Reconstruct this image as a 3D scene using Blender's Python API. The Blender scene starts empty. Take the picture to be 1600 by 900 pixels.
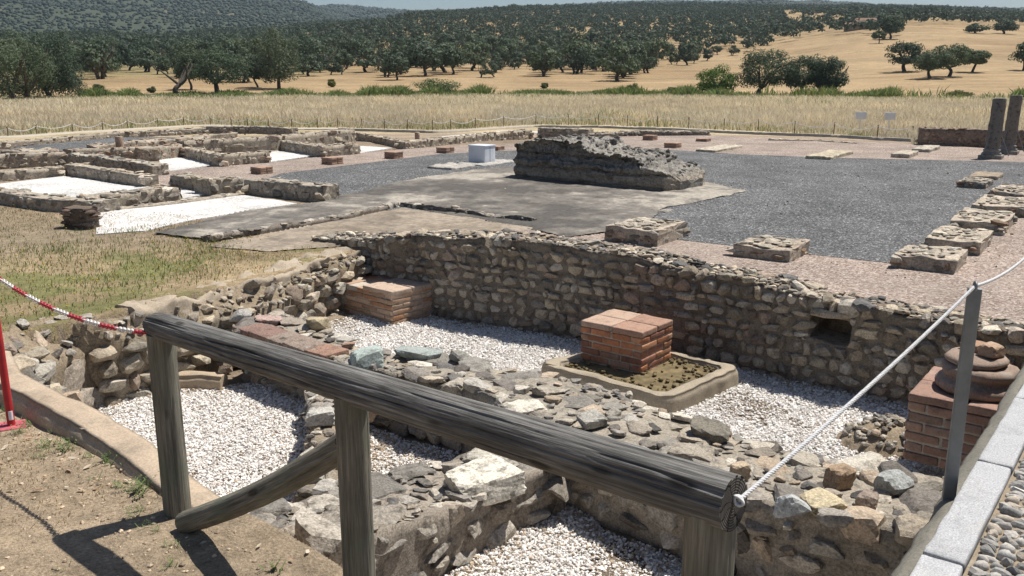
import bpy, bmesh, math, random
import numpy as np
from mathutils import Vector, Matrix

R = np.random.default_rng(7)
random.seed(7)
C = bpy.context.scene.collection
PI = math.pi

# ------------------------------------------------------------------ camera frame (camera stands at the origin, +Y ahead)
F = 1390.0
TH = math.atan(335 / F)
CT, ST = math.cos(TH), math.sin(TH)

def ray(px, py):
    a = (px - 800) / F; b = (py - 450) / F
    return a, CT - b * ST, -(ST + b * CT)

def at(px, py, z):
    dx, dy, dz = ray(px, py)
    t = z / dz
    return (dx * t, dy * t)

def project(x, y, z):
    zc = y * CT - z * ST
    v = -(y * ST + z * CT)
    return 800 + F * x / zc, 450 + F * v / zc

# ------------------------------------------------------------------ numpy helpers
def _hash(ix, iy, iz, seed):
    n = (ix.astype(np.int64) * 73856093) ^ (iy.astype(np.int64) * 19349663) ^ (iz.astype(np.int64) * 83492791) ^ (seed * 2654435)
    n = (n ^ (n >> 13)) * 1274126177
    n = n & 0x7fffffff
    n = (n ^ (n >> 15)) * 668265263
    return ((n & 0x7fffffff) % 100003) / 100003.0

def vnoise(p, seed=0):
    i = np.floor(p).astype(np.int64); f = p - i
    u = f * f * (3 - 2 * f)
    out = 0
    for dx in (0, 1):
        wx = u[:, 0] if dx else 1 - u[:, 0]
        for dy in (0, 1):
            wy = u[:, 1] if dy else 1 - u[:, 1]
            for dz in (0, 1):
                wz = u[:, 2] if dz else 1 - u[:, 2]
                out = out + wx * wy * wz * _hash(i[:, 0] + dx, i[:, 1] + dy, i[:, 2] + dz, seed)
    return out * 2 - 1

def fbm(p, octv=4, seed=0, gain=.5):
    s = 0; a = 1; tot = 0
    for o in range(octv):
        s = s + a * vnoise(p * (2.03 ** o) + 17.3 * o, seed + o); tot += a; a *= gain
    return s / tot

def fbm2(x, y, scale, octv=4, seed=0):
    return fbm(np.stack([x * scale, y * scale, np.zeros_like(x) + .37], 1), octv, seed)

def sstep(a, b, x):
    t = np.clip((x - a) / (b - a), 0, 1)
    return t * t * (3 - 2 * t)

def inside(px, py, poly):
    n = len(poly); r = np.zeros(px.shape, bool)
    for i in range(n):
        x0, y0 = poly[i]; x1, y1 = poly[(i + 1) % n]
        if y0 == y1: continue
        c = ((y0 > py) != (y1 > py)) & (px < (x1 - x0) * (py - y0) / (y1 - y0) + x0)
        r ^= c
    return r

def edge_dist(px, py, poly, closed=True):
    d = np.full(px.shape, 1e9); n = len(poly)
    for i in range(n if closed else n - 1):
        x0, y0 = poly[i][:2]; x1, y1 = poly[(i + 1) % n][:2]
        ex, ey = x1 - x0, y1 - y0
        t = np.clip(((px - x0) * ex + (py - y0) * ey) / (ex * ex + ey * ey + 1e-12), 0, 1)
        d = np.minimum(d, np.hypot(px - x0 - t * ex, py - y0 - t * ey))
    return d

def rotz(a):
    c, s = math.cos(a), math.sin(a)
    return np.array([[c, -s, 0], [s, c, 0], [0, 0, 1.]])

def rot_euler(a, b, c):
    return np.array(Matrix.Rotation(c, 3, 'Z') @ Matrix.Rotation(b, 3, 'Y') @ Matrix.Rotation(a, 3, 'X'))

class MB:
    """collects vertex / face arrays and links them as one mesh object"""
    def __init__(self):
        self.v = []; self.c = []; self.loops = []; self.tot = []; self.m = []; self.n = 0; self.sm = []
    def add(self, v, f, c=(.5, .5, .5), mat=0, smooth=True):
        v = np.asarray(v, float); f = np.asarray(f, np.int64)
        c = np.asarray(c, float)
        if c.ndim == 1: c = np.broadcast_to(c, (len(v), 3))
        self.v.append(v); self.c.append(c)
        self.loops.append((f + self.n).ravel()); self.tot.append(np.full(len(f), f.shape[1]))
        self.m.append(np.full(len(f), mat)); self.sm.append(np.full(len(f), smooth))
        self.n += len(v)
    def build(self, name, mats, parent=None, loc=None, rot=None):
        me = bpy.data.meshes.new(name)
        v = np.concatenate(self.v).astype(np.float32); c = np.concatenate(self.c).astype(np.float32)
        lo = np.concatenate(self.loops).astype(np.int32); to = np.concatenate(self.tot).astype(np.int32)
        me.vertices.add(len(v)); me.vertices.foreach_set('co', v.ravel())
        me.loops.add(len(lo)); me.loops.foreach_set('vertex_index', lo)
        me.polygons.add(len(to))
        st = np.zeros(len(to), np.int32); st[1:] = np.cumsum(to)[:-1]
        me.polygons.foreach_set('loop_start', st)
        if not isinstance(mats, (list, tuple)): mats = [mats]
        for m in mats: me.materials.append(m)
        me.polygons.foreach_set('material_index', np.concatenate(self.m).astype(np.int32))
        me.polygons.foreach_set('use_smooth', np.concatenate(self.sm))
        at_ = me.attributes.new('Col', 'FLOAT_COLOR', 'POINT')
        at_.data.foreach_set('color', np.concatenate([c, np.ones((len(c), 1), np.float32)], 1).ravel())
        me.update(calc_edges=True); me.validate()
        o = bpy.data.objects.new(name, me); C.objects.link(o)
        if parent is not None: o.parent = parent
        if loc is not None: o.location = loc
        if rot is not None: o.rotation_euler = rot
        return o

def tag(o, label=None, cat=None, group=None, kind=None):
    if label: o['label'] = label
    if cat: o['category'] = cat
    if group: o['group'] = group
    if kind: o['kind'] = kind
    return o

def empty(name, loc, rz=0.0):
    o = bpy.data.objects.new(name, None); C.objects.link(o)
    o.location = loc; o.rotation_euler = (0, 0, rz); o.empty_display_size = .2
    return o

def copy_tree(o, parent=None):
    c = o.copy(); C.objects.link(c)
    if parent is not None: c.parent = parent
    for ch in list(o.children): copy_tree(ch, c)
    return c

# ------------------------------------------------------------------ shape generators
def ico(level):
    bm = bmesh.new(); bmesh.ops.create_icosphere(bm, subdivisions=level, radius=1)
    v = np.array([p.co[:] for p in bm.verts]); f = np.array([[q.index for q in p.verts] for p in bm.faces])
    bm.free(); return v / np.linalg.norm(v, axis=1)[:, None], f
ICO = {k: ico(k) for k in (1, 2, 3, 4)}

def stone_shape(level, seed, p=16, rough=.05, cuts=7, tilt=.22):
    g = np.random.default_rng(seed)
    d, f = ICO[level]
    nn = []; dd = []
    for a in range(3):
        for s in (-1, 1):
            n = np.zeros(3); n[a] = s; n += g.normal(0, tilt, 3); n /= np.linalg.norm(n)
            nn.append(n); dd.append(g.uniform(.42, .52))
    for k in range(cuts):
        n = g.normal(0, 1, 3); n /= np.linalg.norm(n); nn.append(n); dd.append(g.uniform(.5, .68))
    nn = np.array(nn); dd = np.array(dd)
    q = np.clip(d @ nn.T, 1e-4, None) / dd
    r = (q ** p).sum(1) ** (-1 / p)
    v = d * r[:, None]
    v = v * (1 + rough * fbm(v * 4 + seed * 3.1, 3, seed % 50)[:, None])
    lo, hi = v.min(0), v.max(0)
    return (v - (lo + hi) / 2) / (hi - lo)

LIB = {}
def lib(level, kind='rubble', n=28):
    k = (level, kind)
    if k not in LIB:
        if kind == 'rubble': LIB[k] = [stone_shape(level, 100 + i, p=60, rough=.045, cuts=5, tilt=.20) for i in range(n)]
        elif kind == 'block': LIB[k] = [stone_shape(level, 300 + i, p=44, rough=.035, cuts=3, tilt=.10) for i in range(n)]
        elif kind == 'round': LIB[k] = [stone_shape(level, 500 + i, p=5, rough=.05, cuts=6, tilt=.2) for i in range(n)]
        elif kind == 'sharp': LIB[k] = [stone_shape(level, 700 + i, p=70, rough=.05, cuts=8, tilt=.34) for i in range(n)]
    return LIB[k]

def put_stone(mb, pos, dims, rot=None, col=(.4, .35, .27), level=2, kind='rubble', mat=0, var=.05):
    L = lib(level, kind)
    s = L[R.integers(len(L))]
    v = s * np.asarray(dims)
    if R.random() < .5: v = v * np.array([-1, -1, 1])
    if rot is not None: v = v @ np.asarray(rot).T
    c = np.asarray(col) * (R.uniform(.62, 1.22) if kind in ('rubble', 'sharp') else R.uniform(.85, 1.12))
    mb.add(v + np.asarray(pos), ICO[level][1], np.broadcast_to(c, (len(v), 3)), mat, kind == 'round')

def rbox(dims, r, n=3, noise=0, seed=0, nscale=6):
    """rounded box as a cube grid; returns verts, quads (centre at origin)"""
    h = np.asarray(dims, float) / 2
    r = min(r, h.min() * .95)
    def axis(a):
        inner = h[a] - r
        e = np.linspace(0, 1, 3)
        return np.concatenate([-h[a] + r * (1 - np.cos(e * PI / 2)), np.linspace(-inner, inner, max(2, n) + 1)[1:-1], h[a] - r * (1 - np.cos(e[::-1] * PI / 2))])
    ax = [axis(a) for a in range(3)]
    V = []; Fq = []; off = 0
    for a in range(3):
        b, c = (a + 1) % 3, (a + 2) % 3
        for s in (-1, 1):
            B, Cc = np.meshgrid(ax[b], ax[c], indexing='ij')
            P = np.zeros(B.shape + (3,)); P[..., a] = s * h[a]; P[..., b] = B; P[..., c] = Cc
            nb, nc = B.shape
            idx = np.arange(nb * nc).reshape(nb, nc) + off
            q = np.stack([idx[:-1, :-1], idx[1:, :-1], idx[1:, 1:], idx[:-1, 1:]], -1).reshape(-1, 4)
            if s < 0: q = q[:, ::-1]
            V.append(P.reshape(-1, 3)); Fq.append(q); off += nb * nc
    V = np.concatenate(V); Fq = np.concatenate(Fq)
    inn = np.clip(V, -(h - r), h - r); d = V - inn
    l = np.linalg.norm(d, axis=1); l[l == 0] = 1
    V = inn + d / l[:, None] * np.minimum(r, np.linalg.norm(V - inn, axis=1) + 0 * l)[:, None] if r == 0 else inn + d / l[:, None] * r
    # weld seams
    key = np.round(V, 5); _, first, inv = np.unique(key, axis=0, return_index=True, return_inverse=True)
    V = V[first]; Fq = inv.reshape(-1)[Fq]
    ok = np.array([len(set(q)) == 4 for q in Fq])
    Fq = Fq[ok]
    if noise:
        q = V * nscale + seed * 7.7
        V = V + noise * np.stack([fbm(q, 3, seed), fbm(q + 31, 3, seed + 5), fbm(q + 77, 3, seed + 9)], 1)
    return V, Fq

def tube(path, rad, seg=10, cap=True):
    P = np.asarray(path, float); n = len(P)
    rad = np.broadcast_to(np.asarray(rad, float), (n,))
    T = np.gradient(P, axis=0); T /= np.linalg.norm(T, axis=1)[:, None] + 1e-12
    up = np.array([0, 0, 1.]) if abs(T[0, 2]) < .9 else np.array([1., 0, 0])
    N = np.cross(T[0], up); N /= np.linalg.norm(N)
    V = []; a = np.linspace(0, 2 * PI, seg, endpoint=False)
    for i in range(n):
        N = N - T[i] * N.dot(T[i]); N /= np.linalg.norm(N); B = np.cross(T[i], N)
        V.append(P[i] + rad[i] * (np.cos(a)[:, None] * N + np.sin(a)[:, None] * B))
    V = np.concatenate(V)
    idx = np.arange(n * seg).reshape(n, seg); nx = np.roll(idx, -1, 1)
    Fq = np.stack([idx[:-1], nx[:-1], nx[1:], idx[1:]], -1).reshape(-1, 4)
    return V, Fq, (np.arange(seg)[::-1], np.arange(seg) + (n - 1) * seg)

def add_tube(mb, path, rad, seg=10, col=(.5, .5, .5), mat=0):
    V, Fq, caps = tube(path, rad, seg)
    mb.add(V, Fq, col, mat)
    for cp in caps:
        c = V[cp].mean(0); vv = np.concatenate([V[cp], c[None]])
        k = np.arange(seg)
        mb.add(vv, np.stack([k, (k + 1) % seg, np.full(seg, seg)], 1), col, mat, False)

def add_lathe(mb, prof, seg=24, centre=(0, 0, 0), col=(.5, .5, .5), mat=0, noise=0, seed=0, wedge=None):
    prof = np.asarray(prof, float)
    a = np.linspace(0, 2 * PI, seg, endpoint=False)
    V = np.stack([prof[:, None, 0] * np.cos(a), prof[:, None, 0] * np.sin(a), np.broadcast_to(prof[:, None, 1], (len(prof), seg))], -1).reshape(-1, 3)
    if noise: V = V + noise * np.stack([fbm(V * 7 + k * 19 + seed, 3, seed) for k in range(3)], 1)
    idx = np.arange(len(prof) * seg).reshape(-1, seg); nx = np.roll(idx, -1, 1)
    mb.add(V + np.asarray(centre), np.stack([idx[:-1], nx[:-1], nx[1:], idx[1:]], -1).reshape(-1, 4), col, mat)

# ------------------------------------------------------------------ materials
def mat_new(name):
    m = bpy.data.materials.new(name); m.use_nodes = True
    nt = m.node_tree; b = nt.nodes['Principled BSDF']; b.inputs['Roughness'].default_value = .95
    b.inputs['Specular IOR Level'].default_value = .15
    return m, nt, b

def N(nt, typ, **kw):
    n = nt.nodes.new(typ)
    for k, v in kw.items():
        if k.startswith('i_'): n.inputs[int(k[2:]) if k[2:].isdigit() else k[2:].replace('_', ' ')].default_value = v
        else: setattr(n, k, v)
    return n

def ramp(nt, stops, fac=None, interp='LINEAR'):
    n = nt.nodes.new('ShaderNodeValToRGB'); r = n.color_ramp; r.interpolation = interp
    while len(r.elements) < len(stops): r.elements.new(.5)
    for e, (p, c) in zip(r.elements, stops):
        e.position = p; e.color = tuple(c) + (1,) if len(c) == 3 else c
    if fac is not None: nt.links.new(fac, n.inputs[0])
    return n.outputs[0]

def noise_node(nt, scale, detail=4, rough=.55, vec=None, dist=0):
    n = N(nt, 'ShaderNodeTexNoise'); n.inputs['Scale'].default_value = scale; n.inputs['Detail'].default_value = detail
    n.inputs['Roughness'].default_value = rough; n.inputs['Distortion'].default_value = dist
    if vec is not None: nt.links.new(vec, n.inputs['Vector'])
    return n.outputs['Fac']

def mix(nt, fac, a, b, mode='MIX'):
    n = nt.nodes.new('ShaderNodeMix'); n.data_type = 'RGBA'; n.blend_type = mode
    for s, v in ((n.inputs[0], fac), (n.inputs[6], a), (n.inputs[7], b)):
        if hasattr(v, 'is_linked'): nt.links.new(v, s)
        else: s.default_value = v if not isinstance(v, tuple) else (v + (1,) if len(v) == 3 else v)
    return n.outputs[2]

def math_(nt, op, a, b=None, c=None):
    n = nt.nodes.new('ShaderNodeMath'); n.operation = op
    for s, v in zip(n.inputs, (a, b, c)):
        if v is None: continue
        if hasattr(v, 'is_linked'): nt.links.new(v, s)
        else: s.default_value = v
    return n.outputs[0]

def bump(nt, bsdf, h, strength=.5, dist=.02):
    n = nt.nodes.new('ShaderNodeBump'); n.inputs['Strength'].default_value = strength; n.inputs['Distance'].default_value = dist
    nt.links.new(h, n.inputs['Height']); nt.links.new(n.outputs[0], bsdf.inputs['Normal'])

def pos(nt): return N(nt, 'ShaderNodeNewGeometry').outputs['Position']
def objco(nt): return N(nt, 'ShaderNodeTexCoord').outputs['Object']
def colattr(nt): return N(nt, 'ShaderNodeAttribute', attribute_name='Col').outputs['Color']

def m_masonry(name, s1=11, s2=60, dark=(.05, .045, .038), lich=.58, bumpd=.024, contrast=.62, vec='pos', light=.0, patch=.35):
    """stone carrying its own colour in Col, mottled, with dark lichen patches"""
    m, nt, b = mat_new(name)
    p = pos(nt) if vec == 'pos' else objco(nt)
    n1 = noise_node(nt, s1, 6, .65, p); n2 = noise_node(nt, s2, 5, .7, p); n3 = noise_node(nt, s1 * .35, 4, .6, p)
    v = ramp(nt, [(.25, (1 - contrast,) * 3), (.75, (1 + contrast * .75,) * 3)], n2)
    c = mix(nt, 1., colattr(nt), v, 'MULTIPLY')
    lm = ramp(nt, [(.50, (0, 0, 0)), (.66, (1, 1, 1))], n1)
    f = math_(nt, 'MULTIPLY', lm, lich)
    c = mix(nt, f, c, dark)
    pm = ramp(nt, [(.60, (0, 0, 0)), (.72, (1, 1, 1))], n3)
    c = mix(nt, math_(nt, 'MULTIPLY', pm, patch), c, (.42, .40, .35))
    nt.links.new(c, b.inputs['Base Color'])
    h = math_(nt, 'ADD', math_(nt, 'MULTIPLY', n1, .6), math_(nt, 'MULTIPLY', n2, .4))
    bump(nt, b, h, .8, bumpd)
    return m

def m_gravel(name, stops, scale, bumpd=.012, big=None):
    m, nt, b = mat_new(name)
    p = pos(nt)
    vo = N(nt, 'ShaderNodeTexVoronoi'); vo.inputs['Scale'].default_value = scale; nt.links.new(p, vo.inputs['Vector'])
    sep = N(nt, 'ShaderNodeSeparateColor'); nt.links.new(vo.outputs['Color'], sep.inputs[0])
    c = ramp(nt, stops, sep.outputs[0])
    n2 = noise_node(nt, .9, 5, .6, p)
    c = mix(nt, 1., c, ramp(nt, [(.3, (.74, .74, .73)), (.7, (1.2, 1.19, 1.18))], n2), 'MULTIPLY')
    if big: c = mix(nt, math_(nt, 'MULTIPLY', ramp(nt, [(.52, (0, 0, 0)), (.7, (1, 1, 1))], noise_node(nt, .5, 4, .6, p)), .5), c, big)
    nt.links.new(c, b.inputs['Base Color'])
    h = math_(nt, 'MULTIPLY', vo.outputs['Distance'], -1.)
    h = math_(nt, 'ADD', h, math_(nt, 'MULTIPLY', sep.outputs[1], .6))
    bump(nt, b, h, .9, bumpd)
    return m

def m_plain(name, col, rough=.7, var=.2, scale=20, bumpd=.004, metal=0, spec=.3, attr=False):
    m, nt, b = mat_new(name)
    p = objco(nt); n1 = noise_node(nt, scale, 5, .6, p)
    v = ramp(nt, [(.3, (1 - var,) * 3), (.7, (1 + var,) * 3)], n1)
    c = mix(nt, 1., colattr(nt) if attr else tuple(col), v, 'MULTIPLY')
    nt.links.new(c, b.inputs['Base Color']); b.inputs['Roughness'].default_value = rough
    b.inputs['Metallic'].default_value = metal; b.inputs['Specular IOR Level'].default_value = spec
    if bumpd: bump(nt, b, n1, .5, bumpd)
    return m

def m_leaf(name, trans=.25):
    m, nt, b = mat_new(name)
    oi = N(nt, 'ShaderNodeObjectInfo')
    v = ramp(nt, [(0, (.68, .72, .74)), (.5, (.98, .98, .95)), (1, (1.3, 1.22, 1.05))], oi.outputs['Random'])
    c = mix(nt, 1., colattr(nt), v, 'MULTIPLY')
    nt.links.new(c, b.inputs['Base Color']); b.inputs['Roughness'].default_value = .7
    b.inputs['Specular IOR Level'].default_value = .25
    if trans:
        t = N(nt, 'ShaderNodeBsdfTranslucent'); nt.links.new(c, t.inputs[0])
        mx = N(nt, 'ShaderNodeMixShader'); mx.inputs[0].default_value = trans
        nt.links.new(b.outputs[0], mx.inputs[1]); nt.links.new(t.outputs[0], mx.inputs[2])
        nt.links.new(mx.outputs[0], nt.nodes['Material Output'].inputs[0])
    return m

def m_ground():
    m, nt, b = mat_new('ground_soil')
    p = pos(nt)
    n1 = noise_node(nt, 7, 7, .7, p); n2 = noise_node(nt, 60, 5, .7, p); n3 = noise_node(nt, .35, 5, .6, p)
    c = mix(nt, 1., colattr(nt), ramp(nt, [(.28, (.62, .62, .62)), (.72, (1.32, 1.32, 1.32))], n1), 'MULTIPLY')
    c = mix(nt, 1., c, ramp(nt, [(.3, (.55, .55, .55)), (.7, (1.42, 1.42, 1.42))], n2), 'MULTIPLY')
    c = mix(nt, 1., c, ramp(nt, [(.3, (.85, .86, .87)), (.7, (1.12, 1.11, 1.1))], n3), 'MULTIPLY')
    mp = N(nt, 'ShaderNodeMapping'); nt.links.new(p, mp.inputs['Vector']); mp.inputs['Scale'].default_value = (.03, .16, .16)
    n4 = noise_node(nt, 1., 6, .65, mp.outputs[0]); n5 = noise_node(nt, 1.6, 6, .7, p)
    c = mix(nt, 1., c, ramp(nt, [(.32, (.78, .77, .75)), (.68, (1.2, 1.2, 1.2))], n4), 'MULTIPLY')
    c = mix(nt, 1., c, ramp(nt, [(.3, (.8, .8, .79)), (.7, (1.18, 1.18, 1.18))], n5), 'MULTIPLY')
    nt.links.new(c, b.inputs['Base Color'])
    bump(nt, b, math_(nt, 'ADD', n1, math_(nt, 'MULTIPLY', n2, .7)), .85, .035)
    return m

def m_wood(name, dark, mid, light, green=None, seed=0., endgrain=False):
    m, nt, b = mat_new(name)
    tc = N(nt, 'ShaderNodeTexCoord').outputs['Object']
    mp = N(nt, 'ShaderNodeMapping'); nt.links.new(tc, mp.inputs['Vector']); mp.inputs['Location'].default_value = (seed, seed * 2, seed * 3)
    if endgrain:
        sx = N(nt, 'ShaderNodeSeparateXYZ'); nt.links.new(tc, sx.inputs[0])
        r = math_(nt, 'SQRT', math_(nt, 'ADD', math_(nt, 'MULTIPLY', sx.outputs[1], sx.outputs[1]), math_(nt, 'MULTIPLY', sx.outputs[2], sx.outputs[2])))
        wob = noise_node(nt, 18, 3, .5, tc)
        rings = math_(nt, 'SINE', math_(nt, 'ADD', math_(nt, 'MULTIPLY', r, 900.), math_(nt, 'MULTIPLY', wob, 9.)))
        ang = math_(nt, 'ARCTAN2', sx.outputs[1], sx.outputs[2])
        cr = math_(nt, 'SINE', math_(nt, 'ADD', math_(nt, 'MULTIPLY', ang, 9.), math_(nt, 'MULTIPLY', wob, 14.)))
        crack = ramp(nt, [(.0, (0, 0, 0)), (.93, (0, 0, 0)), (1., (1, 1, 1))], math_(nt, 'MULTIPLY_ADD', cr, .5, .5))
        fac = math_(nt, 'MULTIPLY_ADD', rings, .25, .5)
        c = ramp(nt, [(.2, dark), (.55, mid), (.9, light)], fac)
        c = mix(nt, crack, c, (.012, .011, .01))
        nt.links.new(c, b.inputs['Base Color'])
        bump(nt, b, math_(nt, 'SUBTRACT', fac, math_(nt, 'MULTIPLY', crack, 2.)), .7, .004)
        return m
    mp.inputs['Scale'].default_value = (3.2, 85, 85)
    n1 = noise_node(nt, 1., 7, .68, mp.outputs[0], .3)
    mp2 = N(nt, 'ShaderNodeMapping'); nt.links.new(tc, mp2.inputs['Vector']); mp2.inputs['Scale'].default_value = (7.0, 210, 210)
    n2 = noise_node(nt, 1., 4, .6, mp2.outputs[0])
    mp3 = N(nt, 'ShaderNodeMapping'); nt.links.new(tc, mp3.inputs['Vector']); mp3.inputs['Scale'].default_value = (2.2, 7, 7); mp3.inputs['Location'].default_value = (seed, 0, seed)
    n3 = noise_node(nt, 1.3, 5, .6, mp3.outputs[0])
    c = ramp(nt, [(.22, dark), (.48, mid), (.84, light)], n1)
    c = mix(nt, 1., c, ramp(nt, [(.35, (.72, .72, .72)), (.65, (1.22, 1.22, 1.22))], n2), 'MULTIPLY')
    c = mix(nt, math_(nt, 'MULTIPLY', ramp(nt, [(.45, (0, 0, 0)), (.62, (1, 1, 1))], n3), .8), c, mix(nt, .5, c, dark))
    if green:
        g = ramp(nt, [(.5, (0, 0, 0)), (.7, (1, 1, 1))], noise_node(nt, 3.5, 4, .6, tc))
        c = mix(nt, math_(nt, 'MULTIPLY', g, .55), c, green)
    kv = N(nt, 'ShaderNodeTexVoronoi'); mpk = N(nt, 'ShaderNodeMapping'); nt.links.new(tc, mpk.inputs['Vector']); mpk.inputs['Scale'].default_value = (3.1, 9, 9); nt.links.new(mpk.outputs[0], kv.inputs['Vector']); kv.inputs['Scale'].default_value = 1.
    c = mix(nt, math_(nt, 'MULTIPLY', ramp(nt, [(.0, (1, 1, 1)), (.10, (.9, .9, .9)), (.17, (0, 0, 0))], kv.outputs['Distance']), .8), c, (.03, .026, .022))
    crack = ramp(nt, [(.0, (1, 1, 1)), (.27, (1, 1, 1)), (.33, (0, 0, 0))], n1)
    c = mix(nt, math_(nt, 'MULTIPLY', crack, .85), c, (.012, .011, .01))
    nt.links.new(c, b.inputs['Base Color']); b.inputs['Roughness'].default_value = .85; b.inputs['Specular IOR Level'].default_value = .12
    h = math_(nt, 'ADD', math_(nt, 'MULTIPLY', n1, .7), math_(nt, 'MULTIPLY', n2, .3))
    bump(nt, b, math_(nt, 'SUBTRACT', h, crack), .8, .008)
    return m

M = {}
M['ground'] = m_ground()
M['wall'] = m_masonry('rubble_masonry')
M['wall_dark'] = m_masonry('weathered_masonry', lich=.75, contrast=.65)
M['wall_far'] = m_masonry('far_masonry', s1=5, s2=22, lich=.5)
M['podium'] = m_masonry('blackened_concrete', s1=4.5, s2=24, lich=.6, bumpd=.10, contrast=.6, dark=(.06, .057, .052))
M['brick'] = m_masonry('old_brick', s1=12, s2=60, lich=.35, bumpd=.008, contrast=.35)
M['block'] = m_masonry('plinth_masonry', s1=7, s2=35, lich=.55, bumpd=.02)
M['conc'] = m_masonry('weathered_concrete', s1=6, s2=70, lich=.34, bumpd=.008, contrast=.38, dark=(.13, .12, .10))
M['granite'] = m_masonry('granite_kerb', s1=9, s2=150, lich=.3, bumpd=.004, contrast=.6, dark=(.2, .2, .2))
M['cobble'] = m_masonry('cobbles', s1=22, s2=110, lich=.25, bumpd=.006, contrast=.4)
M['grey_gravel'] = m_gravel('grey_gravel', [(.0, (.045, .045, .046)), (.45, (.103, .105, .108)), (.8, (.16, .162, .166)), (.93, (.28, .28, .28)), (1, (.48, .475, .47))], 46)
M['pink_gravel'] = m_gravel('pink_gravel', [(.0, (.15, .108, .088)), (.4, (.285, .22, .185)), (.75, (.375, .305, .262)), (1, (.56, .50, .45))], 48, big=(.33, .28, .235))
M['white_gravel'] = m_gravel('white_gravel', [(.0, (.38, .36, .34)), (.35, (.58, .56, .54)), (1, (.74, .73, .71))], 32)
M['pebble'] = m_plain('white_pebbles', (1, 1, 1), .8, .12, 40, 0, attr=True)
M['leaf'] = m_leaf('oak_leaves', .25)
M['leaf_bright'] = m_leaf('bright_leaves', .3)
M['bark'] = m_plain('bark', (.09, .075, .06), .95, .4, 4, .05)
M['straw'] = m_leaf('dry_grass', .3)
M['log'] = m_wood('weathered_log', (.045, .042, .038), (.145, .139, .13), (.36, .35, .33), seed=1.3)
M['log_end'] = m_wood('log_end_grain', (.03, .027, .024), (.09, .083, .075), (.16, .15, .135), endgrain=True)
M['post'] = m_wood('weathered_post', (.085, .078, .062), (.20, .185, .15), (.36, .335, .28), green=(.14, .165, .12), seed=4.1)
M['red'] = m_plain('red_paint', (.42, .03, .035), .45, .25, 14, .001)
M['redplate'] = m_plain('faded_red_paint', (.45, .10, .13), .6, .3, 14, .001)
M['chain_red'] = m_plain('red_plastic', (.45, .05, .07), .45, .15, 30, 0)
M['chain_white'] = m_plain('white_plastic', (.68, .64, .62), .45, .12, 30, 0)
M['steel'] = m_plain('galvanised_steel', (.20, .21, .215), .5, .2, 12, .0006, metal=.35)
M['rope'] = m_plain('white_rope', (.56, .56, .56), .8, .2, 90, .004)
M['rust'] = m_plain('rusty_iron', (.09, .05, .035), .8, .35, 30, .002)
M['white'] = m_plain('white_sheet_metal', (.64, .67, .72), .4, .06, 3, 0)
M['sign'] = m_plain('white_sign', (.72, .74, .77), .4, .06, 3, 0)
M['earth'] = m_plain('bare_earth', (.235, .19, .145), .95, .35, 3, .03)
M['platform'] = m_masonry('roman_concrete_floor', s1=1.6, s2=11, lich=.6, bumpd=.05, contrast=.45, dark=(.11, .095, .08))
M['palepath'] = m_plain('pale_path', (.42, .37, .30), .9, .15, 5, .01)
M['dark_soil'] = m_plain('moss_soil', (.15, .115, .06), .95, .45, 9, .03)

# ------------------------------------------------------------------ terrain
ZP = -2.5          # the forum square
ZG = -3.35         # excavated floor
cols = {
 -300: [(230,128),(330,105),(500,80),(750,58),(1000,40),(1500,0),(2300,-70),(3000,-80)],
 0:    [(230,128),(330,106),(500,82),(750,62),(1000,46),(1500,2),(2300,-62),(3000,-80)],
 300:  [(230,122),(330,104),(500,82),(750,64),(1000,52),(1500,16),(2300,-30),(3000,-40)],
 420:  [(230,121),(340,102),(520,76),(750,60),(1000,50),(1500,24),(2300,-8),(3000,-10)],
 480:  [(230,121),(345,100),(540,70),(740,55),(1000,46),(1500,28),(2200,4),(3000,20)],
 525:  [(230,121),(350,98),(550,64),(730,48),(1000,44),(1500,34),(2300,24),(3000,6)],
 570:  [(230,120),(350,96),(550,60),(720,44),(950,40),(1500,42),(2300,36),(3000,10)],
 650:  [(230,119),(350,93),(550,56),(750,32),(900,26),(1500,34),(2300,24),(3000,19)],
 800:  [(230,118),(350,96),(550,62),(800,34),(1100,16),(1500,22),(2300,16),(3000,13)],
 1000: [(230,120),(350,99),(550,64),(800,36),(1200,11),(1500,14),(2300,7),(3000,6)],
 1200: [(230,123),(350,96),(500,64),(700,42),(1000,18),(1500,14),(2300,4),(3000,4)],
 1340: [(220,123),(330,86),(450,52),(520,45),(700,30),(1200,16),(2300,12),(3000,9)],
 1450: [(220,121),(330,83),(450,52),(600,34),(800,26),(1500,18),(2300,16),(3000,14)],
 1600: [(220,123),(330,89),(450,60),(650,44),(900,32),(1500,24),(2300,20),(3000,19)],
 2000: [(220,123),(330,89),(450,60),(650,44),(900,32),(1500,24),(2300,20),(3000,19)],
}
RG = np.exp(np.linspace(math.log(160), math.log(3000), 120))
CX = np.array(sorted(cols))
ZT = []
for px in CX:
    rr = [160.]; zz = [-4.0]
    for d, py in cols[px]:
        dx, dy, dz = ray(px, py)
        rr.append(d); zz.append(d * dz / math.hypot(dx, dy))
    z = np.interp(RG, rr, zz)
    k = np.ones(5) / 5; zs = np.convolve(np.pad(z, 2, 'edge'), k, 'valid'); z = zs; z[0] = -4
    ZT.append(z)
ZT = np.array(ZT)
NEAR_R = np.array([0, 4, 8, 12, 34, 50, 70, 110, 160])
NEAR_Z = np.array([-2.1, -2.13, -2.3, ZP, ZP, -3.2, -3.4, -3.75, -4.0])

WALLF = [(-1.75, 12.35), (-.88, 11.85), (.43, 11.2), (1.58, 10.5), (2.7, 9.75), (3.6, 9.0), (4.6, 8.15), (6.0, 7.0), (7.2, 6.0)]
def wall_front_y(x): return np.interp(x, [p[0] for p in WALLF], [p[1] for p in WALLF])

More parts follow.
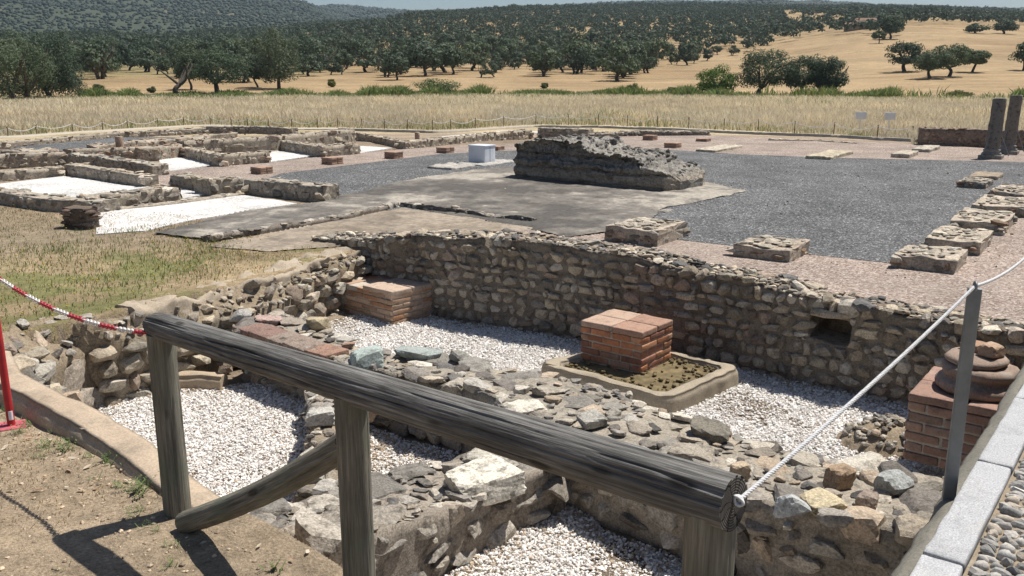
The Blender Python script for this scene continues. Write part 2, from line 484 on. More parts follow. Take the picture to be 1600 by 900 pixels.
def Hmacro(x, y):
    r = np.hypot(x, y)
    z = np.interp(r, NEAR_R, NEAR_Z)
    yy = np.where(y > r * .25, y, r * .25 + 1e-6)
    px = np.clip(800 + F * 1.0285 * x / yy, -300, 2000)
    far = r > 160
    if far.any():
        j = np.clip(np.searchsorted(CX, px[far]) - 1, 0, len(CX) - 2)
        t = (px[far] - CX[j]) / (CX[j + 1] - CX[j]); t = np.clip(t, 0, 1)
        lr = (np.log(np.clip(r[far], 160, 2999)) - math.log(160)) / (math.log(3000) - math.log(160)) * (len(RG) - 1)
        i = np.clip(lr.astype(int), 0, len(RG) - 2); u = lr - i
        def s(jj): return ZT[jj, i] * (1 - u) + ZT[jj, i + 1] * u
        z = z.copy(); z[far] = s(j) * (1 - t) + s(j + 1) * t
    amp = np.where(r > 200, (r - 200) * .004, 0)
    if far.any():
        w = fbm2(x[far], y[far], .008, 3, 3)
        z[far] += amp[far] * w
    # the square behind the big wall is level
    back = (x > -2.2) & (y > wall_front_y(x)) & (r < 20)
    z = np.where(back, np.minimum(z, ZP), z)
    return z

def Hs(x, y): return float(Hmacro(np.array([x], float), np.array([y], float))[0])

def on_ground(px, py, far=3000):
    dx, dy, dz = ray(px, py)
    l = math.hypot(dx, dy)
    d = np.exp(np.linspace(math.log(2), math.log(far), 6000))
    zr = d * dz / l
    h = Hmacro(d * dx / l, d * dy / l)
    k = np.argmax(zr <= h)
    if k == 0: k = len(d) - 1
    return d[k] * dx / l, d[k] * dy / l, h[k]

# excavated pit outline (plan)
PIT = [(-3.2, 5.85), (-2.53, 5.28), (-2.15, 4.92), (-1.72, 4.45), (-1.35, 4.1), (-.95, 3.75), (-.5, 3.3), (.2, 2.7), (.9, 2.3),
       (1.3, 2.75), (1.82, 3.38), (2.81, 4.72), (3.7, 5.9), (4.6, 7.1), (5.6, 8.0), (4.85, 8.52), (3.85, 9.40), (2.92, 10.2), (1.78, 10.92), (.60, 11.62),
       (-.70, 12.27), (-1.7, 12.95), (-2.22, 12.72), (-2.78, 11.95), (-3.02, 11.0), (-3.4, 10.15), (-4.3, 8.5), (-4.75, 7.9), (-4.3, 7.1), (-3.7, 6.4)]

def pit_floor(x, y):
    f = np.full(x.shape, ZG)
    f += .08 * sstep(.0, -2.2, x) * sstep(10.2, 11.6, y)        # rises to the back corner
    f += .05 * sstep(-.8, -1.6, x) * sstep(9.6, 9.0, y)
    return f

def H(x, y):
    z = Hmacro(x, y)
    near = (np.hypot(x, y) < 16) & (x > -6) & (x < 7)
    if near.any():
        xs, ys = x[near], y[near]
        ins = inside(xs, ys, PIT); d = edge_dist(xs, ys, PIT)
        sd = np.where(ins, d, -d)
        t = sstep(0.0, .10, sd)
        z = z.copy()
        z[near] = z[near] * (1 - t) + pit_floor(xs, ys) * t
    return z

def build_ground():
    fine = np.radians(np.arange(-41, 41.01, .17))
    coarse = np.radians(np.arange(44, 316.1, 4))
    az = np.concatenate([fine, coarse])
    rr = [.25]
    while rr[-1] < 3000:
        r = rr[-1]
        rr.append(r * (1.06 if r < 2 else 1.0062 if r < 62 else 1.016))
    rr = np.array(rr)
    A, Rr = np.meshgrid(az, rr)
    x = (Rr * np.sin(A)).ravel(); y = (Rr * np.cos(A)).ravel()
    z = H(x, y)
    r = np.hypot(x, y)
    n1 = fbm2(x, y, 1.3, 5, 11); n2 = fbm2(x, y, .22, 4, 12); n3 = fbm2(x, y, 5, 4, 13)
    plaza = (y > wall_front_y(x) - .1) & (x > -2.6) & (r < 33) | ((r > 13) & (r < 34))
    ins = inside(x, y, PIT)
    z = z + np.where(plaza, 0, 1) * np.where(r < 60, .02 * n1 + .012 * n3, 0)
    z = z - np.where(plaza, .01, 0)
    # colour of the soil itself
    soil = np.array([.385, .30, .21]); col = np.tile(soil, (len(x), 1))
    col *= (1 + .18 * n1[:, None])
    def blend(mask, c):
        nonlocal col
        col = col * (1 - mask[:, None]) + np.asarray(c) * mask[:, None]
    blend(sstep(-.1, .5, n2) * (r < 13) * .6, (.40, .325, .24))
    blend(ins * .9, (.24, .19, .14))
    mead = (x < -1.6) & (r > 7.4) & (r < 21) & ~ins
    blend(mead * .85, (.31, .235, .14))
    blend(mead * sstep(-.1, .4, n1 + .5 * n2 + .25 * (x < -4.2)) * .8, (.175, .18, .068))
    blend(sstep(13, 15, r) * (r < 50) * .8, (.28, .22, .165))
    blend(sstep(46, 54, r) * .9, (.46, .38, .24))
    blend(sstep(46, 54, r) * (1 - sstep(130, 160, r)) * sstep(.0, .5, n2) * .4, (.2, .19, .08))
    rp = fbm2(x, y, .02, 4, 21)
    blend(sstep(150, 175, r), (.34, .245, .14))
    blend(sstep(165, 200, r) * sstep(-.05, .35, rp) * .75, (.27, .185, .10))
    blend(sstep(190, 230, r) * sstep(.1, .3, fbm2(x, y, .09, 4, 27)) * .5, (.22, .17, .095))
    blend(sstep(215, 270, r) * sstep(560, 440, 800 + F * 1.0285 * x / np.maximum(y, 1e-3)) * (y > 0) * .75, (.20, .175, .085))
    blend(sstep(330, 800, r) * .35, (.30, .22, .11))
    blend(sstep(1000, 1500, r), (.055, .068, .046))
    pxg = 800 + F * 1.0285 * x / np.maximum(y, 1e-3); pyg = project(x, np.maximum(y, .1), z)[1]
    blend((r > 420) * (y > 0) * sstep(4, -2, pyg - np.interp(pxg, [0, 300, 430, 530, 531], [62, 60, 48, 38, -99])), (.058, .07, .046))
    blend(sstep(1000, 1500, r) * sstep(.1, .35, fbm2(x, y, .006, 4, 22)) * .5, (.2, .16, .10))
    na = len(az); idx = np.arange(len(rr) * na).reshape(len(rr), na); nx = np.roll(idx, -1, 1)
    q = np.stack([idx[:-1], idx[1:], nx[1:], nx[:-1]], -1).reshape(-1, 4)
    mb = MB(); mb.add(np.stack([x, y, z], 1), q, col)
    c0 = np.array([[0, 0, z[0]]]); 
    k = np.arange(na)
    mb.add(np.concatenate([np.stack([x, y, z], 1)[:na], c0]), np.stack([np.full(na, na), k, (k + 1) % na], 1), soil)
    return tag(mb.build('ground', M['ground']), kind='structure')
build_ground()

def sheet(name, pts, z, mat, drop=.02, wob=0.0, step=.25, seed=0, col=(.27, .24, .2)):
    """flat paving patch with a thin rim: pts are plan points"""
    P = np.array(pts, float); Q = []
    for i in range(len(P)):
        a, b = P[i], P[(i + 1) % len(P)]; n = max(1, int(np.linalg.norm(b - a) / step)) if wob else 1
        for k in range(n): Q.append(a + (b - a) * k / n)
    Q = np.array(Q)
    if wob: Q = Q + wob * np.stack([fbm2(Q[:, 0], Q[:, 1], 1.2, 4, 31 + seed), fbm2(Q[:, 0], Q[:, 1], 1.2, 4, 41 + seed)], 1)
    bm = bmesh.new()
    top = [bm.verts.new((p[0], p[1], z)) for p in Q]; bot = [bm.verts.new((p[0], p[1], z - drop)) for p in Q]
    fc = bm.faces.new(top)
    n = len(Q)
    for i in range(n): bm.faces.new((top[i], bot[i], bot[(i + 1) % n], top[(i + 1) % n]))
    bmesh.ops.triangulate(bm, faces=[fc]); bmesh.ops.recalc_face_normals(bm, faces=bm.faces)
    me = bpy.data.meshes.new(name); bm.to_mesh(me); bm.free(); me.materials.append(mat)
    ca = me.attributes.new('Col', 'FLOAT_COLOR', 'POINT')
    for d in ca.data: d.color = tuple(col) + (1,)
    o = bpy.data.objects.new(name, me); C.objects.link(o)
    return tag(o, kind='structure')

def pxs(z, *pts): return [at(p[0], p[1], z) for p in pts]

# ------------------------------------------------------------------ plaza, room floors
pink = pxs(ZP, (520, 243), (700, 228), (860, 224), (930, 214), (1100, 212), (1445, 226), (1600, 236), (1750, 250), (2100, 330), (1800, 470))
pink += [(6.6, 6.75), (4.6, 8.45), (3.6, 9.3), (2.7, 10.05), (1.58, 10.8), (.43, 11.5)] + pxs(ZP, (760, 335), (520, 300), (230, 290), (240, 268), (420, 255))
sheet('pink_gravel', pink, ZP + .012, M['pink_gravel'])
grey = pxs(ZP, (400, 286), (440, 272), (690, 241), (800, 236), (1000, 232), (1150, 241.5), (1290, 247), (1600, 254), (1760, 262), (1555, 330), (1397, 413.5), (1060, 376), (905, 360), (520, 320))
sheet('grey_gravel', grey, ZP + .018, M['grey_gravel'])
def rough_floor(name, poly, z, dark, mid, pale, seed, amp=.02):
    P = np.array(poly); P2 = []
    for i in range(len(P)):
        a, b = P[i], P[(i + 1) % len(P)]; n = max(1, int(np.linalg.norm(b - a) / .15))
        for k in range(n): P2.append(a + (b - a) * k / n)
    P2 = np.array(P2); P2 = P2 + .13 * np.stack([fbm2(P2[:, 0], P2[:, 1], 1.6, 4, 31 + seed), fbm2(P2[:, 0], P2[:, 1], 1.6, 4, 41 + seed)], 1)
    lo, hi = P2.min(0), P2.max(0); nx, ny = int((hi[0] - lo[0]) / .055), int((hi[1] - lo[1]) / .055)
    X, Y = np.meshgrid(np.linspace(lo[0], hi[0], nx), np.linspace(lo[1], hi[1], ny), indexing='ij'); x, y = X.ravel(), Y.ravel()
    poly2 = [tuple(p) for p in P2]; ins = inside(x, y, poly2); ed = edge_dist(x, y, poly2)
    n1 = fbm2(x, y, .45, 5, seed); n2 = fbm2(x, y, 2.2, 5, seed + 3); n3 = fbm2(x, y, 6, 3, seed + 6)
    zz = z + amp * (n2 + .6 * n3) - .03 * sstep(.12, 0, ed)
    t = n1 + .7 * n2 + .35 * n3
    c = np.array(mid) * np.ones((len(x), 1)); a = sstep(.02, .45, t)[:, None]; b = sstep(-.02, -.40, t)[:, None]
    c = c * (1 - a) + np.array(pale) * a; c = c * (1 - b) + np.array(dark) * b
    idx = np.arange(nx * ny).reshape(nx, ny); q = np.stack([idx[:-1, :-1], idx[1:, :-1], idx[1:, 1:], idx[:-1, 1:]], -1).reshape(-1, 4); q = q[ins[q].any(1)]
    mb = MB(); mb.add(np.stack([x, y, zz], 1), q, c); tag(mb.build(name, M['platform']), kind='structure')
rough_floor('temple_floor', pxs(ZP, (235, 366), (390, 331), (500, 318), (620, 286), (720, 270), (795, 262), (980, 268), (1100, 286), (1165, 300), (1035, 328), (1010, 350), (950, 364), (880, 372), (820, 356), (790, 352), (625, 322), (335, 377)), ZP + .05, (.10, .092, .083), (.175, .16, .142), (.36, .325, .275), 4)
rough_floor('bare_earth_floor', pxs(ZP, (325, 385), (628, 324), (850, 358), (740, 365), (560, 382), (420, 392)), ZP + .026, (.19, .155, .12), (.26, .215, .165), (.33, .275, .215), 9, amp=.008)
def room(pts, s): sheet('white_gravel_floor', pxs(ZP, *pts), ZP + (.004 if s in (3, 4) else .024), M['white_gravel'], .03, wob=.06, step=.2, seed=s)
room([(-40, 294), (0, 287), (101, 275), (199, 290), (262, 293), (94, 318), (60, 311), (0, 300), (-40, 306)], 3)
room([(146, 332), (281, 318), (379, 305), (465, 318), (300, 344), (225, 361), (150, 366)], 4)
room([(283, 296), (328, 303), (285, 312)], 5)
room([(249, 248), (287, 246), (339, 258), (248, 271)], 6)
room([(423, 237), (440, 236), (497, 243), (423, 254)], 7)
room([(563, 229), (612, 232), (563, 240)], 8)
room([(690, 214), (800, 204), (850, 207), (700, 221)], 9)
sheet('grey_gravel_floor', pxs(ZP, (-40, 249), (30, 230), (187, 215), (262, 215), (311, 218), (127, 233), (0, 249)), ZP + .02, M['grey_gravel'])

# ------------------------------------------------------------------ vegetation
def leaf_cloud(mb, centres, size, col, flat=.0, var=.18, seed=0, mat=0, nrm=None):
    """one bent leaf-clump face per centre"""
    n = len(centres)
    g = np.random.default_rng(seed)
    a = g.normal(size=(n, 3)); a /= np.linalg.norm(a, axis=1)[:, None]
    if nrm is not None:
        m_ = nrm + .45 * g.normal(size=(n, 3)) + np.array([0, 0, .25]); a = np.cross(m_, a); a /= np.linalg.norm(a, axis=1)[:, None]
        b = np.cross(a, m_)
    else: b = np.cross(a, g.normal(size=(n, 3)))
    b /= np.linalg.norm(b, axis=1)[:, None]
    s = size * g.uniform(.6, 1.35, n)[:, None]
    w = .55
    v = np.stack([centres - a * s * .5, centres + b * s * w * .5 , centres + a * s * .5, centres - b * s * w * .5], 1).reshape(-1, 3)
    q = np.arange(4 * n).reshape(n, 4)
    c = np.asarray(col) * (1 + g.uniform(-var, var, (n, 1))) * (1 + g.uniform(-.06, .06, (n, 3)))
    mb.add(v, q, np.repeat(c, 4, 0), mat, False)

def crown_points(w, h, z0, nl, per, seed, spread=.30, flat_bottom=True, shape=1.0):
    g = np.random.default_rng(seed)
    out = []; nr_ = []
    for k in range(nl):
        u = g.uniform(-1, 1); a = g.uniform(0, 2 * PI); rr = g.uniform(.45, .78)
        c = np.array([math.sqrt(1 - u * u) * math.cos(a), math.sqrt(1 - u * u) * math.sin(a), u]) * rr
        if flat_bottom and c[2] < -.35: c[2] = -.35 * g.uniform(.6, 1.1)
        R_ = spread * g.uniform(.65, 1.25)
        d = g.normal(size=(per, 3)); d /= np.linalg.norm(d, axis=1)[:, None]
        d *= (R_ * g.uniform(.55, 1.05, per) ** .6)[:, None]
        d[:, 2] *= .75
        out.append(c + d); nr_.append(d / (np.linalg.norm(d, axis=1)[:, None] + 1e-9) + .5 * c)
    p = np.concatenate(out)
    p[:, 0] *= w / 2; p[:, 1] *= w / 2
    p[:, 2] = z0 + (p[:, 2] / shape + .62) / 1.55 * h
    return p, np.concatenate(nr_)

def limb(mb, p0, p1, r0, r1, bend, seed, col):
    g = np.random.default_rng(seed); t = np.linspace(0, 1, 6)[:, None]
    off = g.normal(0, bend, 3) * np.sin(t * PI)
    add_tube(mb, np.asarray(p0) * (1 - t) + np.asarray(p1) * t + off, r0 + (r1 - r0) * t[:, 0], 7, col)

def make_tree(name, h, w, trunk, nl, per, leaf, seed, col, mats='leaf', multi=1, shape=1.0, spread=.3, low=.0):
    root = empty(name, (0, 0, 0))
    g = np.random.default_rng(seed)
    bc = (.10, .085, .07)
    for k in range(multi):
        tb = MB()
        bx, by = (g.normal(0, .18 * w * (multi > 1), 2))
        lean = g.normal(0, .06 * w, 2)
        fork = np.array([bx + lean[0], by + lean[1], trunk * 1.15])
        limb(tb, (bx, by, -.25), fork, w * .042, w * .03, .03 * w, seed + k, bc)
        for j in range(5):
            a = g.uniform(0, 2 * PI); e = np.array([fork[0] + math.cos(a) * w * .27, fork[1] + math.sin(a) * w * .27, trunk + (h - trunk) * g.uniform(.35, .7)])
            limb(tb, fork, e, w * .022, w * .008, .03 * w, seed * 7 + j, bc)
        tb.build('trunk', M['bark'], root)
    cb = MB()
    p, nm = crown_points(w, h - trunk * (1 - low), trunk * (1 - low), nl, per, seed, spread, shape=shape)
    leaf_cloud(cb, p, leaf, col, seed=seed, nrm=nm)
    cb.build('crown', M[mats], root)
    return root

OAK = (.080, .112, .066)
def place(root, px, py, label, cat='tree', group=None, rz=None, z=None):
    x, y, zz = on_ground(px, py)
    root.location = (x, y, zz if z is None else z); root.rotation_euler = (0, 0, R.uniform(0, 6.28) if rz is None else rz)
    tag(root, label, cat, group)
    return math.hypot(x, y)

def dist_px(px, py): x, y, z = on_ground(px, py); return y * CT - z * ST
def tree_at(name, px, py, hp, wp, label, seed, col=OAK, nl=46, per=110, mats='leaf', trunk=.22, group=None, **k):
    D = dist_px(px, py); h = hp * D / F * 1.04; w = wp * D / F * 1.15
    lf = max(.22, 2.1 * D / F * 1.35)
    t = make_tree(name, h, w, h * trunk, nl, per, lf, seed, col, mats, **k)
    place(t, px, py, label, 'tree', group)
    return t

tree_at('holm_oak', 28, 160, 108, 118, 'huge dark spreading oak at the near edge of the field, cut by the photo border', 1, nl=90, per=150, trunk=.12, multi=2, low=.95)
tree_at('holm_oak', 92, 158, 112, 92, 'huge dark oak beside the border oak, its low skirts touching the dry field', 2, nl=80, per=150, trunk=.1, low=.95)
tree_at('holm_oak', 345, 151, 77, 92, 'broad dark oak on two trunks in front of the tan strip', 3, nl=60, per=120, trunk=.2, multi=2)
tree_at('willow', 436, 139, 86, 66, 'tall grey green willow shaped tree with drooping crown behind the field', 4, (.12, .15, .085), nl=56, per=130, trunk=.14, shape=.8)
tree_at('holm_oak', 298, 140, 58, 46, 'smaller dark oak pressed against the broad two trunked oak', 5, trunk=.2)
tree_at('holm_oak', 402, 137, 52, 40, 'small dark oak tucked behind the drooping willow', 6, trunk=.18)
tree_at('walnut_tree', 1119, 147, 46, 66, 'bright green round walnut tree at the field edge', 7, (.075, .135, .03), nl=46, per=110, mats='leaf_bright', trunk=.06, low=.5)
tree_at('holm_oak', 1194, 148, 72, 86, 'dark oak next to the bright green walnut, tallest of the row of three', 8, nl=64, per=130, trunk=.1)
tree_at('holm_oak', 1254, 149, 66, 72, 'dark oak standing in the middle of the field edge row of three', 9, nl=64, per=130, trunk=.12)
tree_at('holm_oak', 1298, 150, 60, 64, 'dark oak sloping down at the outer end of the row of three', 10, nl=60, per=130, trunk=.12)
tree_at('holm_oak', 1414, 112, 47, 66, 'dark oak at the near end of the clump on the golden slope', 11, trunk=.2)
tree_at('holm_oak', 1454, 123, 46, 56, 'lowest standing oak of the clump on the golden slope', 12, trunk=.22)
tree_at('holm_oak', 1482, 120, 54, 62, 'tallest oak of the clump on the golden slope', 13, trunk=.22)
tree_at('holm_oak', 1519, 113, 36, 48, 'small leaning oak at the far end of the clump on the golden slope', 14, trunk=.3)
tree_at('holm_oak', 1391, 61, 36, 40, 'dark oak on the slope beside the ruined farmhouse', 15, nl=40, per=70, trunk=.2)
tree_at('holm_oak', 1373, 68, 20, 20, 'little pale oak just below the ruined farmhouse', 16, nl=26, per=60, trunk=.3)
tree_at('holm_oak', 1598, 110, 44, 40, 'dark oak cut by the photo border high on the golden slope', 17, nl=40, per=80, trunk=.25)
tree_at('holm_oak', 1525, 52, 15, 36, 'low wide oak on the crest past the farmhouse', 18, nl=30, per=60, trunk=.15)
tree_at('holm_oak', 1568, 53, 22, 42, 'wide oak on the crest near the photo border', 19, nl=34, per=60, trunk=.2)
tree_at('holm_oak', 976, 119, 34, 44, 'lone round oak standing on the stubble with shade under it', 20, nl=40, per=80, trunk=.18)

# bushes
def bush_at(name, px, py, hp, wp, label, seed, col, mats='leaf_bright', nl=24, per=80, cat='bush'):
    D = dist_px(px, py); h = hp * D / F; w = wp * D / F
    root = empty(name, (0, 0, 0)); sb = MB()
    g = np.random.default_rng(seed)
    for k in range(7):
        a = g.uniform(0, 6.28); limb(sb, (0, 0, -.1), (math.cos(a) * w * .3, math.sin(a) * w * .3, h * .6), .03, .012, .05, seed + k, (.12, .10, .07))
    sb.build('stem', M['bark'], root)
    cb = MB(); p, nm = crown_points(w, h, 0, nl, per, seed, .36); p[:, 2] = np.maximum(p[:, 2], .02)
    leaf_cloud(cb, p, max(.15, 2. * D / F), col, seed=seed, nrm=nm); cb.build('foliage', M[mats], root)
    place(root, px, py, label, cat)
bush_at('broom_bush', 682, 149, 29, 86, 'wide bright green bush spreading over the field edge', 31, (.09, .15, .045), nl=40, per=110)
bush_at('broom_bush', 519, 136, 13, 15, 'small yellowish bush on the tan strip', 32, (.2, .2, .06))
bush_at('broom_bush', 155, 141, 10, 18, 'small olive bush on the tan strip near the huge oaks', 33, (.11, .13, .05))
bush_at('broom_bush', 237, 145, 10, 15, 'small olive bush in front of the shaded oak row', 34, (.12, .13, .05))
bush_at('broom_bush', 988, 149, 20, 26, 'yellow green bush below the lone round oak', 35, (.17, .18, .055))
bush_at('broom_bush', 1054, 150, 17, 32, 'dark green bush just before the walnut tree', 36, (.075, .115, .04))
bush_at('broom_bush', 1500, 152, 12, 44, 'olive bush below the golden slope clump', 37, (.15, .16, .06))
bush_at('broom_bush', 851, 138, 9, 14, 'tiny green bush on the stubble before the wooded hill', 38, (.09, .13, .045))
bush_at('broom_bush', 1022, 153, 13, 40, 'pale yellow green bush between the olive one and the dark one', 39, (.16, .19, .06))

# hillside oaks: nearest are single trees, the rest one mass
variants = []
for k in range(7):
    hh = 6.2 + .5 * (k % 4); ww = 7.2 + .8 * ((k * 3) % 5)
    t = make_tree('hillside_oak', hh, ww, hh * .15, 30, 46, .62, 60 + k, (.082, .112, .068), multi=1 + (k % 3 == 0), spread=.30)
    variants.append(t)
golden = [(1068, 160), (985, 152), (960, 128), (1040, 108), (1085, 100), (1150, 88), (1262, 58), (1330, 52), (1400, 62), (1420, 40), (1700, 40), (1700, 160)]
patches = [[(505, 44), (590, 30), (640, 33), (600, 42), (530, 50)], [(700, 100), (760, 92), (765, 104), (715, 108)], [(1040, 78), (1065, 70), (1080, 84), (1050, 92)], [(1215, 10), (1265, 22), (1330, 35), (1300, 48), (1230, 40)],
           [(455, 128), (560, 108), (600, 125), (500, 135)], [(540, 92), (600, 84), (640, 94), (575, 104)], [(880, 60), (930, 52), (945, 64), (900, 72)], [(600, 70), (640, 64), (650, 72), (612, 78)]]
cand = []
n = 120000
rr = np.sqrt(R.uniform(205 ** 2, 1250 ** 2, n)); aa = R.uniform(-.60, .60, n)
x = rr * np.sin(aa); y = rr * np.cos(aa); z = Hmacro(x, y)
px, py = project(x, y, z)
ok = np.ones(n, bool)
g_ = inside(px, py, golden); ok &= ~g_
for P in patches: ok &= ~(inside(px, py, P) & (R.random(n) < .93))
edge = 122 + 5 * np.sin(px / 47) + 4 * np.sin(px / 19.)
ok &= ~((px < 530) & (py < np.interp(px, [0, 300, 430, 530], [62, 60, 48, 38]) + 4 * np.sin(px / 31)))
ok &= ~((py > edge) & (px < 1100)); ok &= py < 130
den = .24 + 1.25 * fbm2(x, y, .012, 3, 55)
ok &= R.random(n) < np.clip(den, .12, 1)
grid = {}; kept = []
for i in np.nonzero(ok)[0]:
    cell = (int(x[i] // 9), int(y[i] // 9)); bad = False
    for a in (-1, 0, 1):
        for b in (-1, 0, 1):
            for j in grid.get((cell[0] + a, cell[1] + b), ()):
                if (x[i] - x[j]) ** 2 + (y[i] - y[j]) ** 2 < 74: bad = True
    if not bad: grid.setdefault(cell, []).append(i); kept.append(i)
kept = np.array(kept); vis = (px[kept] > -25) & (px[kept] < 1625)
kept = kept[vis]
kept = kept[np.argsort(rr[kept])]
first = kept[:285]; rest = kept[285:]
LBL = 'dark round holm oak scattered among its like over the wooded hillside'
for q, i in enumerate(first):
    k = q % len(variants)
    t = variants[k] if q < len(variants) else copy_tree(variants[k])
    t.location = (x[i], y[i], z[i] - .1); t.rotation_euler = (0, 0, R.uniform(0, 6.28)); s = R.choice([R.uniform(.55, .85), R.uniform(.8, 1.15), R.uniform(1.1, 1.45)]); t.scale = (s * R.uniform(.9, 1.15), s, s * R.uniform(.9, 1.1))
    tag(t, LBL, 'tree', 'holm oaks scattered over the hillside')
mb = MB()
base = [crown_points(8.0, 4.9, 1.6, 12, 9, 90 + k, .34) for k in range(8)]
allc = []; alln = []
for i in rest:
    p, nm = base[R.integers(8)]; p = p * R.uniform(.9, 1.35); a = R.uniform(0, 6.28)
    allc.append(p @ rotz(a).T + np.array([x[i], y[i], z[i]])); alln.append(nm @ rotz(a).T)
P_ = np.concatenate(allc); leaf_cloud(mb, P_, 1.55, (.082, .110, .070), var=.25, seed=5, nrm=np.concatenate(alln))
tag(mb.build('distant_oak_wood', M['leaf']), 'far off dark oak wood covering the upper hillsides', 'wood', kind='stuff')
# the far mountain's scrub and pines
n = 60000
rr = np.sqrt(R.uniform(560 ** 2, 2950 ** 2, n)); aa = R.uniform(-.60, .60, n)
x = rr * np.sin(aa); y = rr * np.cos(aa); z = Hmacro(x, y)
pxm, pym = project(x, y, z)
keep = (rr > 1250) | ((pxm < 535) & (pym < np.interp(pxm, [0, 300, 430, 530], [62, 60, 48, 38])))
keep &= R.random(n) < np.clip(.8 + .7 * fbm2(x, y, .005, 3, 56), .1, 1)
x, y, z = x[keep], y[keep], z[keep]
d, f = ICO[1]; f = np.asarray(f)
mb = MB(); nn = len(x)
sz = R.uniform(2.0, 4.6, nn) * np.clip(np.hypot(x, y) / 1900, .6, 1.3)
V = d[None] * (1 + .22 * R.normal(size=(nn, len(d), 1))) * np.stack([sz, sz, sz * .85], 1)[:, None, :] + np.stack([x, y, z + sz * .3], 1)[:, None, :]
Fc = (f[None] + (np.arange(nn) * len(d))[:, None, None]).reshape(-1, 3)
c = np.array([.038, .058, .046]) * R.uniform(.75, 1.3, (nn, 1))
mb.add(V.reshape(-1, 3), Fc, np.repeat(c, len(d), 0))
tag(mb.build('mountain_scrub', M['leaf']), 'speckled scrub and pine covering the far mountain', 'scrub', kind='stuff')

# ------------------------------------------------------------------ tall dry grass field
def blades(name, x, y, z, h, w, cols, label, cat, lean=.35, seed=0, tip=1.0, mat='straw'):
    g = np.random.default_rng(seed); n = len(x)
    a = g.uniform(0, 2 * PI, n); l = g.normal(0, lean, (n, 2)) * h[:, None]
    bx = np.cos(a) * w / 2; by = np.sin(a) * w / 2
    p0 = np.stack([x - bx, y - by, z - .03], 1); p1 = np.stack([x + bx, y + by, z - .03], 1)
    m0 = np.stack([x - bx * .8 + l[:, 0] * .35, y - by * .8 + l[:, 1] * .35, z + h * .6], 1); m1 = np.stack([x + bx * .8 + l[:, 0] * .35, y + by * .8 + l[:, 1] * .35, z + h * .6], 1)
    t = np.stack([x + l[:, 0], y + l[:, 1], z + h], 1)
    V = np.stack([p0, p1, m1, m0, t], 1).reshape(-1, 3); k = np.arange(n)[:, None] * 5
    mb = MB()
    cc = np.repeat(cols, 5, 0)
    mb.add(V, k + np.array([[0, 1, 2, 3]]), cc, 0, False)
    fb = (k + np.array([[3, 2, 4]]))
    mb.loops.append(fb.ravel()); mb.tot.append(np.full(n, 3)); mb.m.append(np.zeros(n, int)); mb.sm.append(np.zeros(n, bool))
    return tag(mb.build(name, M[mat]), label, cat, kind='stuff')

fence_px = [(-30, 215), (12.5, 214), (58, 211), (114, 207), (161, 204.5), (200, 202), (247, 199.5), (287, 197), (329, 196), (362, 197), (387, 198), (420, 200), (456, 201), (496, 201), (528, 201), (566, 202), (601, 203), (637, 204), (676, 205), (704, 204), (743, 202), (787, 199), (837, 196), (888, 197), (935, 197), (980, 199), (1027, 200), (1076, 202), (1131, 205), (1184, 207), (1241, 210), (1302, 213), (1370, 217.5), (1424, 220)]
FP = [on_ground(*p) for p in fence_px]
fx = np.array([math.degrees(math.atan2(p[0], p[1])) for p in FP]); fr = np.array([math.hypot(p[0], p[1]) for p in FP])
n = 210000
az = R.uniform(-33, 33, n)
f0 = np.interp(az, fx, fr) + .9
f0 = np.where(az > fx[-1], 39 + 0 * az, f0)
r = np.exp(R.uniform(0, 1, n) ** 1.05 * (np.log(163) - np.log(f0)) + np.log(f0))
x = r * np.sin(np.radians(az)); y = r * np.cos(np.radians(az)); z = Hmacro(x, y)
q = fbm2(x, y, .09, 4, 61); q2 = fbm2(x, y, .35, 3, 62)
h = (.38 + .30 * q + .30 * q2 + .2 * R.random(n)) * np.clip((r - f0) / 6 + .35, .3, 1.15) * 1.25; h = np.maximum(h, .1)
w = .035 * np.clip(r / 55, 1, 3) * R.uniform(.7, 1.3, n)
straw = np.array([.80, .665, .475]); pale = np.array([.82, .75, .58]); green = np.array([.27, .30, .13])
c = straw + (pale - straw) * R.random((n, 1)); c = c * (1 + .35 * q[:, None]) * (1 + .38 * q2[:, None] * np.array([1, .8, .5]))
gm = np.clip(sstep(4.5, 1.0, r - f0) * (.35 + .9 * q2) + sstep(.16, .5, q) * .4 + sstep(125, 160, r) * .6 * (q2 > -.1), 0, 1) > R.random(n)
c[gm] = green * R.uniform(.7, 1.5, (gm.sum(), 1))
rd = (R.random(n) < .12); c[rd] = np.array([.52, .38, .28]) * R.uniform(.8, 1.3, (rd.sum(), 1))
blades('dry_grass_field', x, y, z, h, w, c, 'wide field of tall pale dry grass behind the rope fence', 'grass', lean=.28, seed=8)
# green reeds along the ditch at the far edge of the field
n = 52000
pxr = R.uniform(120, 1640, n); r = R.uniform(150, 166, n)
den = np.clip(.5 + 1.2 * vnoise(np.stack([pxr / 60, r * 0, r * 0 + .5], 1), 4) + .35 * (pxr < 1090), .03, 1)
k = R.random(n) < den; pxr, r = pxr[k], r[k]; n = len(r)
x = r * (pxr - 800) / (F * 1.0285) / np.sqrt(1 + ((pxr - 800) / (F * 1.0285)) ** 2); y = np.sqrt(r * r - x * x); z = Hmacro(x, y)
h = R.uniform(.7, 2.0, n) * (.75 + .5 * vnoise(np.stack([pxr / 25, r * 0, r * 0 + .2], 1), 9)); w = R.uniform(.12, .28, n)
c = np.array([.11, .16, .052]) * R.uniform(.7, 1.5, (n, 1)); yk = R.random(n) < .18; c[yk] = np.array([.24, .24, .09])
blades('ditch_reeds', x, y, z, h, w, c, 'low green reeds and brambles lining the far field edge', 'reeds', lean=.4, seed=9)
